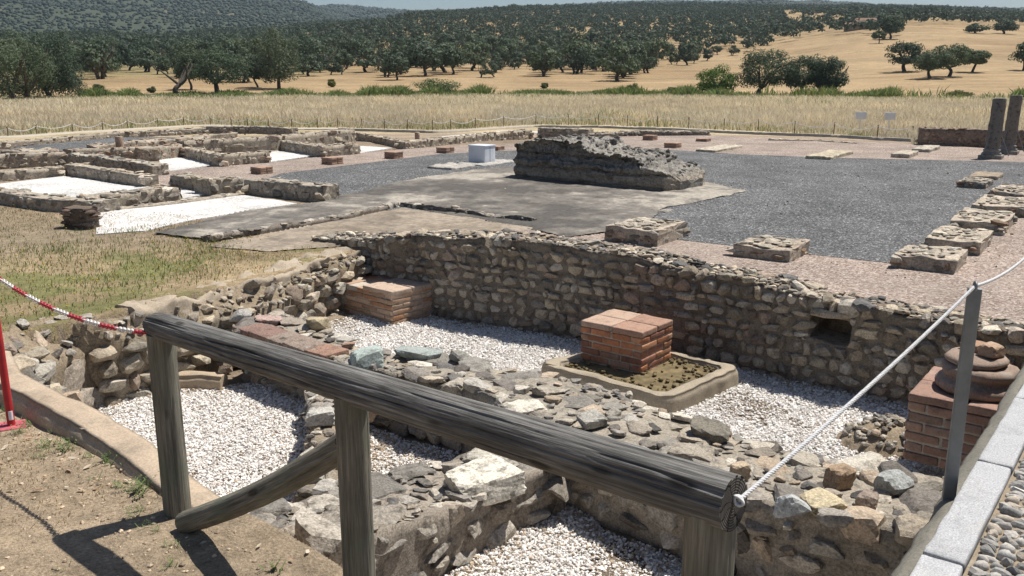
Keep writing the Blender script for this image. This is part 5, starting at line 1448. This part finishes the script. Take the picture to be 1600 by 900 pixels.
far_wall('room_wall', [(345, 261), (422, 254)], .33, .4, 'w', 'pale front wall forming a corner with the short cross wall beside the pink gravel', PALE, seed=61)
far_wall('room_wall', [(436, 236), (502, 246)], .34, .45, 'u', 'pale low cross wall at the far small gravel room', PALE, seed=62)
far_wall('room_wall', [(504, 246), (563, 241)], .34, .45, 'w', 'pale square front wall turning the corner at the far small gravel room', PALE, seed=63)
far_wall('room_wall', [(266, 291), (328, 304)], .28, .45, 'u', 'grey topped wall beside the small white gravel passage', PAL_GREY, seed=64)
far_wall('room_wall', [(329, 306), (381, 301)], .34, .55, 'w', 'stout square wall block joining the passage wall and the wall by the grey gravel', PAL_TAN, seed=65)
far_wall('room_wall', [(382, 303), (440, 309), (487, 315), (506, 317)], .33, .45, 'u', 'ochre and dark stone wall ending against the grey gravel', PAL_TAN + PAL_GREY, seed=66)
far_wall('stone_kerb_line', [(150, 332), (281, 319), (375, 305)], .05, .28, 'w', 'flat stone sill edging the front white gravel room', PAL_GREY, seed=67, jag=.02)
far_wall('room_wall', [(556, 216), (632, 233)], .24, .4, 'u', 'low pale wall running away past the small brick piers', PALE, seed=68)
far_wall('room_wall', [(634, 233), (700, 226), (832, 212)], .26, .45, 'w', 'pale wall along the back of the pink gravel walk, with white gravel behind it', PALE, seed=69)
far_wall('room_wall', [(915, 216), (1000, 212), (1102, 212)], .20, .5, 'u', 'dark tumbled low wall at the far edge of the pink gravel', PAL_GREY, seed=70, mat='wall_dark')
far_wall('room_wall', [(-40, 231), (60, 224), (170, 213), (330, 204)], .14, .5, 'w', 'thin far wall along the back of the far grey gravel floor', PAL_MIX, seed=71)
far_wall('room_wall', [(322, 205), (400, 205), (452, 208)], .22, .5, 'u', 'dark shadowed wall line under the far rope fence', PAL_GREY, seed=72, mat='wall_dark')
far_wall('room_wall', [(150, 233), (250, 224), (372, 213)], .12, .6, 'w', 'broken line of rubble along the far grey gravel floor', PAL_RED, seed=73, jag=.12, skip=.2)
far_wall('room_wall', [(-40, 243), (30, 240), (90, 236)], .10, .5, 'w', 'low rubble line at the photo border by the far grey gravel', PAL_RED, seed=74, jag=.1, skip=.2)
far_wall('boundary_wall', [(1438, 227), (1530, 230), (1640, 236)], .62, .5, (.2, .98), 'reddish brown stone boundary wall behind the two column shafts', PAL_RED, (.26, .2, .16), seed=75, mat='wall_dark', jag=.04)
far_wall('room_wall', [(840, 213), (918, 216)], .36, .5, 'u', 'pale rubble wall end just behind the blackened podium', PALE, seed=76)
far_wall('stone_kerb_line', [(1200, 220), (1270, 221)], .07, .3, 'u', 'thin pale stone sill lying in the far pink gravel', PALE, seed=77, jag=.03)
far_wall('stone_kerb_line', [(1274, 221), (1338, 225)], .06, .3, 'u', 'thin dark stone sill continuing the pale one in the far pink gravel', PAL_GREY, seed=78, jag=.03)
# eroded lip of the temple floor
far_wall('mortar_lip', [(330, 378), (440, 360), (540, 343), (625, 324)], .09, .22, 'w', 'crumbled mortar lip of the temple floor facing the dry meadow', PAL_GREY, (.2, .17, .14), (.2, .1), (.06, .2), seed=79, jag=.07, mat='wall_dark')
far_wall('mortar_lip', [(625, 324), (700, 334), (770, 344), (830, 350)], .10, .2, 'u', 'crumbled dark mortar lip of the temple floor along the bare earth floor', PAL_GREY, (.17, .15, .13), (.2, .1), (.06, .2), seed=80, jag=.07, mat='wall_dark')

# column stubs among the rooms
def stub(px, py, r, h, label, seed):
    x, y = at(px, py, ZP); mb = MB(); add_lathe(mb, [(.01, -.1), (r * 1.02, -.1), (r, 0), (r * 1.01, h * .5), (r * .97, h * .97), (r * .9, h), (.01, h * 1.01)], 24, (0, 0, 0), (.40, .30, .23), noise=.012, seed=seed)
    tag(mb.build('column_stub', M['block'], loc=(x, y, ZP)), label, 'column stub')
stub(188, 236, .13, .48, 'short cut brown column stub standing behind the reddish wall', 3)
stub(281, 226, .14, .22, 'very low brown column stub on the far rubble line', 4)
stub(85, 241, .14, .14, 'low stub of brown column sitting on the far grey gravel edge', 5)
stub(652, 216, .10, .24, 'thin dark stump on the far low wall near the rope fence', 6)

# ------------------------------------------------------------------ plinths of the square
def plinth(fl, fc, fr, h, label, seed, col=(.40, .34, .27), cat='plinth', mat='block', thin=False, name='stone_plinth', nz=.028):
    """front left, front corner, right corner base pixels on the square"""
    a, b, c = (np.array(at(*p, ZP)) for p in (fl, fc, fr))
    wl = np.linalg.norm(a - b); wr = np.linalg.norm(c - b)
    dl, dr = W, U
    cen = b + dl * wl / 2 + dr * wr / 2
    if h < .15 or 'slab' in name:
        V, Fq = rbox((wr, wl, h + .08), .03, 20, nz, seed, 3.2)
        V = V + np.stack([fbm(V * 11 + k * 9, 3, seed) for k in range(3)], 1) * .018
        mb = MB(); cc = np.tile(np.array(col), (len(V), 1)) * (1 + .35 * fbm(V * 5 + seed, 3, seed + 2)[:, None]); mb.add(V, Fq, cc)
        o = mb.build(name, M[mat], loc=(cen[0], cen[1], ZP + h / 2 - .04), rot=(0, 0, math.atan2(dr[1], dr[0])))
    else:
        P0, P1 = b + dl * wl, b
        S = Strip([(*(P0 + (P1 - P0) * f), ZP + h, *(P0 + (P1 - P0) * f + dr * wr), ZP + h) for f in np.linspace(0, 1, 6)], ZP - .06, ZP - .06, seed, .03); mb = MB()
        S.core(mb, np.array(col) * 1.12, ds=.03, inset=.015, noise=.035, nv=9, nt=22)
        side = [np.array(q_) * .85 for q_ in PAL_RED + PAL_GREY]
        for f in 'abse': S.face(mb, f, side, (.22, .105), 2, .16, .012, .93, 'rubble', .06)
        S.topstones(mb, [(.47, .41, .33), (.42, .37, .30), (.50, .45, .37), (.38, .33, .27)], 26, .10, .30, 2, flat=(.18, .3), lift=.02, tilt=.05, tr=(.12, .88), qr=(.1, S.L - .1))
        o = mb.build(name, M[mat])
    return tag(o, label, cat, None)
G1 = 'stone plinths round the square'
plinth((948, 376), (1027, 387), (1061, 369), .26, 'big stone plinth rising right behind the retaining wall, at the temple floor corner', 1)
plinth((1142, 403), (1232, 412), (1268, 396), .20, 'broad dark sided stone plinth alone between the retaining wall and the grey gravel', 2, (.36, .30, .235))
plinth((1392, 426), (1491, 430), (1508, 410), .20, 'nearest stone plinth of the row leading away along the pink walk', 3)
plinth((1449, 389), (1530, 401), (1554, 380), .21, 'second plinth of the row along the pink walk, counted from the nearest', 4)
plinth((1501, 357), (1567, 369), (1594, 350), .21, 'third plinth of the row along the pink walk, counted from the nearest', 5)
plinth((1541, 330), (1602, 341), (1625, 325), .20, 'fourth plinth of the row along the pink walk, cut by the photo border', 6)
plinth((1575, 309), (1630, 319), (1650, 306), .20, 'fifth plinth of the row along the pink walk, mostly outside the photo', 7)
plinth((1495, 294), (1540, 297), (1552, 289), .17, 'dark weathered stone block lying on the grey gravel beside the plinth row', 9, (.27, .24, .2), cat='stone block', name='stone_block', nz=.04)
plinth((1514, 280), (1558, 283), (1564, 276), .10, 'flat brown slab just behind the dark weathered block', 10, (.34, .27, .2), cat='stone slab', name='stone_slab')
plinth((1084, 238), (1118, 239), (1155, 231), .10, 'flat pale slab with a dark trench beside it at the far grey gravel edge', 11, (.50, .44, .35), cat='stone slab', name='stone_slab')
plinth((1257, 249), (1297, 251), (1328, 241), .12, 'pale tan slab at the middle of the far grey gravel edge', 12, (.46, .40, .3), cat='stone slab', name='stone_slab')
plinth((1393, 248), (1420, 248), (1438, 243), .14, 'small pale plinth at the far grey gravel edge, nearer the column shafts', 13, (.48, .42, .34))
plinth((1426, 239), (1452, 239), (1466, 233), .12, 'small pale plinth in the pink gravel behind the other small one', 14, (.46, .41, .34))
plinth((676, 263), (706, 267), (733, 261), .08, 'flat broken grey slab on the gravel in front of the white box', 15, (.42, .39, .35), cat='stone slab', name='stone_slab', nz=.05)
plinth((1030, 332), (1040, 334), (1050, 330), .05, 'little flat dark stone near the corner of the temple floor', 16, (.3, .27, .24), cat='stone slab', name='stone_slab')
plinth((885, 302), (893, 303), (908, 300), .04, 'little dark stone in the shade in front of the podium', 17, (.3, .27, .24), cat='stone slab', name='stone_slab')

def small_pier(px, py, wpx, hpx, label, seed):
    x, y = at(px, py, ZP); D = y * CT - ZP * ST; s = wpx * D / F / 1.28; h = hpx * D / F * 1.05
    n = max(2, round(h / .06)); mb = MB()
    for k in range(n):
        for i in range(2):
            for j in range(2):
                V, Fq = rbox((s / 2 - .008, s / 2 - .008, h / n - .008), .008, 3, .004, int(R.integers(50)), 9)
                mb.add(V + np.array([(i - .5) * s / 2 + R.normal(0, .004), (j - .5) * s / 2 + R.normal(0, .004), h / n * (k + .5)]), Fq, np.array([(.34, .22, .16), (.30, .2, .15), (.38, .26, .19), (.27, .19, .15)][R.integers(4)]) * (1 if k < n - 1 else 1.15))
    V, Fq = rbox((s - .03, s - .03, h + .03), .01, 3); mb.add(V + np.array([0, 0, h / 2 - .03]), Fq, (.2, .15, .12))
    tag(mb.build('small_brick_pier', M['brick'], loc=(x, y + s * .5, ZP), rot=(0, 0, math.radians(55))), label, 'brick pier')
small_pier(406, 273, 32, 11, 'nearest small brick pier of the line on the pink walk, by the ochre wall end', 1)
small_pier(517, 258, 31, 11, 'small brick pier second along the line on the pink walk', 2)
small_pier(614, 249, 28, 11, 'small brick pier third along the line, midway to the white box', 3)
small_pier(695, 240, 27, 9, 'small brick pier fourth along the line, just before the white box', 4)
small_pier(776, 236, 24, 7, 'low brick pier half hidden behind the white box', 5)
small_pier(1017, 220, 23, 8, 'tiny brick pier furthest back, over the podium', 6)
small_pier(1053, 232, 27, 8, 'small brick pier on the pink gravel edge, nearest the podium end', 7)
small_pier(1101, 222, 24, 5, 'very flat brick pier in the far pink gravel', 8)

# white box on its slab
bc = np.array(at(757.6, 257, ZP)); zb = ZP + .045
plinth((733, 256), (757, 261), (783, 252), .05, 'thin concrete slab under the white box', 18, (.42, .40, .37), cat='slab', name='concrete_slab', nz=.008)
D = bc[1] * CT - ZP * ST; hh = 25 * D / F; wl, wr = .58, .50
root = empty('white_box', (bc[0] + (W[0] * wl + U[0] * wr) / 2, bc[1] + (W[1] * wl + U[1] * wr) / 2 , zb), math.atan2(U[1], U[0])); tag(root, 'plain white metal cabinet standing on the grey gravel beside the podium', 'cabinet')
mb = MB(); V, Fq = rbox((wr, wl, hh), .006, 4); mb.add(V + np.array([0, 0, hh / 2]), Fq); mb.build('body', M['white'], root)
mb = MB(); V, Fq = rbox((wr + .03, wl + .03, .03), .006, 4); mb.add(V + np.array([0, 0, hh + .012]), Fq); mb.build('lid', M['white'], root)
mb = MB(); V, Fq = rbox((.014, .006, hh * .9), .002, 2); mb.add(V + np.array([.0, -wl / 2 - .002, hh / 2]), Fq); mb.build('door_seam', M['steel'], root)

# ------------------------------------------------------------------ temple podium
def podium():
    A = np.array(at(797, 278, ZP)); B = np.array(at(1048, 303, ZP)); ax = B - A; L = np.linalg.norm(ax); ax /= L; nr = np.array([-ax[1], ax[0]])
    if nr[1] < 0: nr = -nr
    wd = 1.75; n, m = 260, 150
    # closed surface: wrap of cross-sections along the length
    q = np.linspace(0, 1, n); th = np.linspace(0, PI, m)
    D = A[1] * CT - ZP * ST
    prof = np.interp(q, [0, .015, .03, .10, .18, .34, .47, .50, .60, .70, .80, .83, .90, .97, 1], [.45, .62, .84, .90, .97, 1.0, .98, .80, .76, .74, .70, .52, .47, .42, .26])
    prof = prof + .07 * fbm(np.stack([q * 22, 0 * q, 0 * q + 3], 1), 4, 4)
    V = np.zeros((n, m, 3))
    for j in range(m):
        u = j / (m - 1)
        # front face up to .38, top .38-.62, back after
        if u < .36: y_ = np.zeros(n); z_ = prof * (u / .36)
        elif u < .66: f = (u - .36) / .30; y_ = np.full(n, wd * f); z_ = prof * (1 + 0 * f) - .05 * abs(f - .4)
        else: f = (u - .66) / .34; y_ = np.full(n, wd); z_ = (prof - .03) * (1 - f)
        zz = z_ / .86
        # ledges: upper course set back, weathered bands
        if u < .36:
            y_ = y_ + .09 * np.exp(-((zz - .40 + .03 * np.sin(q * 19)) / .035) ** 2) + .13 * sstep(.56, .60, zz + .03 * np.sin(q * 13)) + .08 * np.exp(-((zz - .74) / .03) ** 2) + .05 * sstep(.14, .06, zz) + .05 * fbm(np.stack([q * 14, zz * 9, q * 0 + 7], 1), 3, 9)
        V[:, j, 0] = q * L; V[:, j, 1] = y_; V[:, j, 2] = z_
    taper = sstep(0, .03, q) * sstep(1, .96, q)
    V[:, :, 1] = wd / 2 + (V[:, :, 1] - wd / 2) * (.55 + .45 * taper)[:, None]
    F_ = V.reshape(-1, 3)
    up = np.clip(F_[:, 2] / .5, .25, 1)[:, None]
    ns = np.stack([fbm(F_ * np.array([3, 3, 5.5]) + k * 17, 5, 13 + k, .6) for k in range(3)], 1)
    rid = np.stack([np.abs(fbm(F_ * np.array([6, 6, 10]) + k * 7, 4, 33 + k, .6)) for k in range(3)], 1)
    fine = np.stack([fbm(F_ * np.array([17, 17, 24]) + k * 5, 4, 53 + k, .65) for k in range(3)], 1)
    F_ = F_ + fine * .035 * up + ns * np.array([.10, .09, .055]) * up - (rid - .15) * .14 * up * np.array([.4, 1, .9])
    F_[:, 2] = np.maximum(F_[:, 2], -.1)
    idx = np.arange(n * m).reshape(n, m)
    qd = np.stack([idx[:-1, :-1], idx[1:, :-1], idx[1:, 1:], idx[:-1, 1:]], -1).reshape(-1, 4)
    base = np.array([.30, .28, .25]); c = np.tile(base, (len(F_), 1))
    t = fbm(F_ * 2.2 + 5, 4, 21)
    low = sstep(.48, .2, F_[:, 2])[:, None] * .85
    c = c * (1 - low) + np.array([.38, .32, .25]) * low
    c = c * (1 + .35 * t[:, None])
    W2 = np.stack([A[0] + ax[0] * F_[:, 0] + nr[0] * F_[:, 1], A[1] + ax[1] * F_[:, 0] + nr[1] * F_[:, 1], ZP + F_[:, 2]], 1)
    mb = MB(); mb.add(W2, qd[:, ::-1], c)
    for e in (0, n - 1):
        r = W2.reshape(n, m, 3)[e]; cc = np.concatenate([r, r.mean(0)[None]]); k = np.arange(m); tri = np.stack([k, (k + 1) % m, np.full(m, m)], 1)
        mb.add(cc, tri if e else tri[:, ::-1], base, 0, False)
    for k in range(260):
        a = R.uniform(.03, .97); b = R.uniform(.15, .95); s_ = R.uniform(.06, .2); h_ = np.interp(a, q, prof)
        p = A + ax * L * a + nr * wd * b
        put_stone(mb, (p[0], p[1], ZP + h_ - .02 + R.uniform(-.05, .03)), (s_, s_ * .8, s_ * .6), rot_euler(R.normal(0, .4), R.normal(0, .4), R.uniform(0, 6)), [(.24, .225, .2), (.30, .275, .24), (.19, .18, .165), (.36, .33, .29)][R.integers(4)], 2, 'rubble')
    tag(mb.build('temple_podium', M['podium']), 'long blackened lump of Roman concrete with one high end, out on the square', 'podium')
podium()

# ------------------------------------------------------------------ two column shafts with struts
def column(px, py, ptop, wpx, label, seed, lean):
    x, y = at(px, py, ZP); D = y * CT - ZP * ST; r = wpx * D / F / 2; ht = zray(px, ptop, y) - ZP
    root = empty('column', (x, y, ZP)); tag(root, label, 'column')
    mb = MB(); s = r * 3.1; V, Fq = rbox((s, s, .14), .01, 6, .008, seed, 5); mb.add(V + np.array([0, 0, .05]), Fq, (.30, .28, .25)); mb.build('plinth', M['block'], root, rot=(0, 0, math.radians(55)))
    mb = MB(); add_lathe(mb, [(.01, .11), (r * 1.32, .11), (r * 1.38, .145), (r * 1.32, .18), (r * 1.12, .20), (r * 1.12, .225), (r * 1.22, .25), (r * 1.16, .28), (r, .30), (.01, .30)], 28, (0, 0, 0), (.28, .26, .235), noise=.006, seed=seed); mb.build('base_moulding', M['block'], root)
    zz = np.linspace(.29, ht, 40); prof = [(.01, .29)] + [(r * (1 - .10 * (z_ - .29) / ht) * (1 + .015 * math.sin(z_ * 9)), z_) for z_ in zz] + [(r * .7, ht + .01), (.01, ht + .005)]
    mb = MB(); add_lathe(mb, prof, 32, (0, 0, 0), (.20, .185, .165), noise=.014, seed=seed + 4)
    v = mb.v[0]; v[:, 0] += lean * (v[:, 2]); mb.build('shaft', M['wall_dark'], root)
    for a in (-2.6, -.55, .9):
        mb = MB(); add_tube(mb, [(math.cos(a) * r * 2.3, math.sin(a) * r * 2.3, .1), (math.cos(a) * r * 1.02, math.sin(a) * r * 1.02, ht * .40)], .014, 8); mb.build('strut', M['steel'], root)
column(1548, 248, 154, 21, 'dark column shaft on a square plinth with steel struts, the nearer of two', 3, .03)
column(1574, 241, 149, 19, 'dark column shaft on a square plinth with steel struts, the farther of two', 4, .03)

# ------------------------------------------------------------------ rope fence, kerb walk, signs
fence = empty('rope_fence', FP[6]); tag(fence, 'far rope fence of thin brown iron posts with drooping pale ropes', 'fence')
o_ = np.array(FP[6])
ht_px = np.interp([p[0] for p in fence_px], [0, 360, 600, 840, 1100, 1424], [15, 13, 16, 17, 18.5, 22])
tops_ = []
for p, hp in zip(FP, ht_px):
    D = p[1] * CT - p[2] * ST; h_ = hp * D / F; q = np.array(p) - o_
    mb = MB(); add_tube(mb, [q + (0, 0, -.2), q + (R.normal(0, .01), 0, h_)], .022, 6); add_tube(mb, [q + (0, 0, h_ - .02), q + (0, 0, h_ + .02)], .03, 6); mb.build('post', M['rust'], fence); tops_.append(q + np.array([0, 0, h_ * .95]))
for a, b in zip(tops_[:-1], tops_[1:]):
    mb = MB(); add_tube(mb, sag(a, b, .13 + R.uniform(0, .14), 14), .017, 5); mb.build('rope', M['rope'], fence)
# pale kerb walk inside the fence
pin = []; pout = []
for x, y, z in FP:
    l = math.hypot(x, y); d = np.array([x, y]) / l
    pin.append((x - d[0] * 1.5, y - d[1] * 1.5)); pout.append((x + d[0] * .2, y + d[1] * .2))
S = Strip([(a[0], a[1], Hs(*a) + .07, b[0], b[1], Hs(*b) + .07) for a, b in zip(pin, pout)], -3.6, -3.6, 5, .0); mb = MB()
S.core(mb, (.42, .37, .30), ds=.5, noise=.01, nv=4, nt=4, inset=0); tag(mb.build('perimeter_path', M['palepath']), kind='structure')
S = Strip([(a[0] * .985, a[1] * .985, Hs(a[0] * .985, a[1] * .985) + .16, a[0] * .992, a[1] * .992, Hs(a[0] * .99, a[1] * .99) + .16) for a in pin[14:]], -3.6, -3.6, 6, .0); mb = MB()
S.core(mb, (.52, .47, .39), ds=.5, noise=.01, nv=4, nt=4, inset=0); tag(mb.build('path_kerb', M['palepath']), 'pale straight kerb along the inner side of the far perimeter walk', 'kerb')
def sign(px, pb, ptop, wpx, label, blue):
    x, y, z = on_ground(px, pb); D = y * CT - z * ST; h_ = (pb - ptop) * D / F; w_ = wpx * D / F
    root = empty('info_sign', (x, y, z)); tag(root, label, 'sign')
    mb = MB(); add_tube(mb, [(0, 0, -.2), (0, 0, h_ * .98)], .028, 8); mb.build('pole', M['sign'], root)
    mb = MB(); V, Fq = rbox((w_, .03, h_ * .30), .006, 3); mb.add(V + np.array([0, -.04, h_ * .86]), Fq); mb.build('panel', M['sign'], root)
sign(1342, 213, 176, 17, 'plain white sign board on a thin pole, farther from the two column shafts', 0)
sign(1387, 214, 177, 17, 'plain white sign board on a thin pole, nearer the two column shafts', 1)

# ------------------------------------------------------------------ ruined farmhouse on the slope
x, y, z = on_ground(1346, 46); D = y * CT - z * ST; k = D / F
root = empty('farmhouse', (x, y, z), -.15); tag(root, 'small ruined brown stone farmhouse with a lower shed on the golden slope', 'farmhouse')
w_, h_ = 40 * k, 11 * k
def hbox(dx, w, d, h, gable): 
    v = np.array([(-w/2,-d/2,-1),(w/2,-d/2,-1),(w/2,d/2,-1),(-w/2,d/2,-1),(-w/2,-d/2,h),(w/2,-d/2,h),(w/2,d/2,h),(-w/2,d/2,h)]) + np.array([dx,0,0]); return v, [[0,1,5,4],[1,2,6,5],[2,3,7,6],[3,0,4,7],[4,5,6,7]]
mb = MB(); v, f = hbox(w_ * .12, w_ * .75, w_ * .5, h_, 0); mb.add(v, f, (.30, .23, .17), 0, False); mb.build('wall', M['wall_far'], root)
mb = MB(); v, f = hbox(-w_ * .42, w_ * .5, w_ * .36, h_ * .5, 0); v[:, 1] -= w_ * .2; mb.add(v, f, (.34, .27, .2), 0, False); mb.build('shed_wall', M['wall_far'], root)
for nm, dx, dy, w, d, h in (('roof', w_ * .12, 0, w_ * .8, w_ * .56, h_), ('shed_roof', -w_ * .42, -w_ * .2, w_ * .55, w_ * .42, h_ * .5)):
    mb = MB(); r_ = h + .28 * d
    v = np.array([(-w/2, -d/2, h+.01), (w/2, -d/2, h+.01), (w/2, 0, r_), (-w/2, 0, r_), (-w/2, d/2, h+.01), (w/2, d/2, h+.01)]) + np.array([dx, dy, 0]); mb.add(v, [[0,1,2,3],[3,2,5,4]], (.26, .16, .115), 0, False); mb.add(v, [[0,3,4],[1,5,2]], (.3, .23, .17), 0, False); mb.build(nm, M['brick'], root)
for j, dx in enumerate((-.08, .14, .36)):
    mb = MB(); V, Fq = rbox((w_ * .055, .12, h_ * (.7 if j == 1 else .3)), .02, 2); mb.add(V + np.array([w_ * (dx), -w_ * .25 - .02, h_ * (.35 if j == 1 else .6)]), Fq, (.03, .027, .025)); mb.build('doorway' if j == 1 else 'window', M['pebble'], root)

x, y = near_ground(2600, pxs(ZP, (440, 275), (800, 240), (1000, 236), (1600, 258), (1600, 420), (1400, 440), (1250, 430), (1060, 385), (900, 365), (530, 318)), 91)
g = np.random.default_rng(92); n = len(x); d, f = ICO[1]; s_ = (.008 + .03 * g.random(n) ** 4)[:, None] * g.uniform(.6, 1, (n, 3))
V = d[None] * (1 + .2 * g.normal(size=(n, len(d), 1))) * s_[:, None, :] + np.stack([x, y, np.full(n, ZP + .02)], 1)[:, None, :]
mb = MB(); mb.add(V.reshape(-1, 3), (f[None] + (np.arange(n) * len(d))[:, None, None]).reshape(-1, 3), np.repeat(np.array([.40, .36, .31]) * g.uniform(.4, 1.4, (n, 1)), len(d), 0), 0, False)
tag(mb.build('stray_pebbles', M['pebble']), 'stray pebbles and chips lying about on the gravel of the square', 'pebbles', kind='stuff')
# ------------------------------------------------------------------ air
HZ = bpy.data.materials.new('haze_air'); HZ.use_nodes = True; nt = HZ.node_tree
for n_ in list(nt.nodes):
    if n_.type == 'BSDF_PRINCIPLED': nt.nodes.remove(n_)
pv = nt.nodes.new('ShaderNodeVolumePrincipled'); pv.inputs['Color'].default_value = (.66, .82, 1, 1); pv.inputs['Density'].default_value = .00008
nt.links.new(pv.outputs[0], nt.nodes['Material Output'].inputs['Volume'])
mb = MB(); V, Fq = np.array([(x, y, z) for x in (-3100., 3100.) for y in (-3100., 3100.) for z in (-12., 420.)]), [[0, 1, 3, 2], [4, 6, 7, 5], [0, 4, 5, 1], [2, 3, 7, 6], [0, 2, 6, 4], [1, 5, 7, 3]]
mb.add(V, Fq, (1, 1, 1), 0, False)
tag(mb.build('haze', HZ), 'thin bluish summer haze in the air', 'haze', kind='stuff')
# ------------------------------------------------------------------ light, sky, camera
AZ, EL = math.radians(55), math.radians(63)
sun = bpy.data.lights.new('sun', 'SUN'); sun.energy = 5.0; sun.angle = math.radians(.53); sun.color = (1, .955, .88)
so = bpy.data.objects.new('sun', sun); C.objects.link(so)
sd = Vector((math.sin(AZ) * math.cos(EL), math.cos(AZ) * math.cos(EL), math.sin(EL)))
so.rotation_euler = sd.to_track_quat('Z', 'Y').to_euler(); so.location = (5, 5, 30)
w = bpy.data.worlds.new('World'); bpy.context.scene.world = w; w.use_nodes = True
nt = w.node_tree; bg = nt.nodes['Background']
sky = nt.nodes.new('ShaderNodeTexSky'); sky.sky_type = 'NISHITA'; sky.sun_disc = False
sky.sun_elevation = EL; sky.sun_rotation = AZ; sky.altitude = 300; sky.air_density = 1.0; sky.dust_density = 1.3; sky.ozone_density = 2.5
nt.links.new(sky.outputs[0], bg.inputs[0]); bg.inputs[1].default_value = .062
cam = bpy.data.cameras.new('camera'); cam.sensor_width = 36; cam.lens = F / 1600 * 36; cam.clip_start = .05; cam.clip_end = 6000
co = bpy.data.objects.new('camera', cam); C.objects.link(co); co.location = (0, 0, 0)
co.rotation_euler = (PI / 2 - TH, 0, 0)
sc = bpy.context.scene; sc.camera = co
sc.view_settings.view_transform = 'Standard'; sc.view_settings.look = 'None'; sc.view_settings.exposure = 0.42; sc.view_settings.gamma = 1
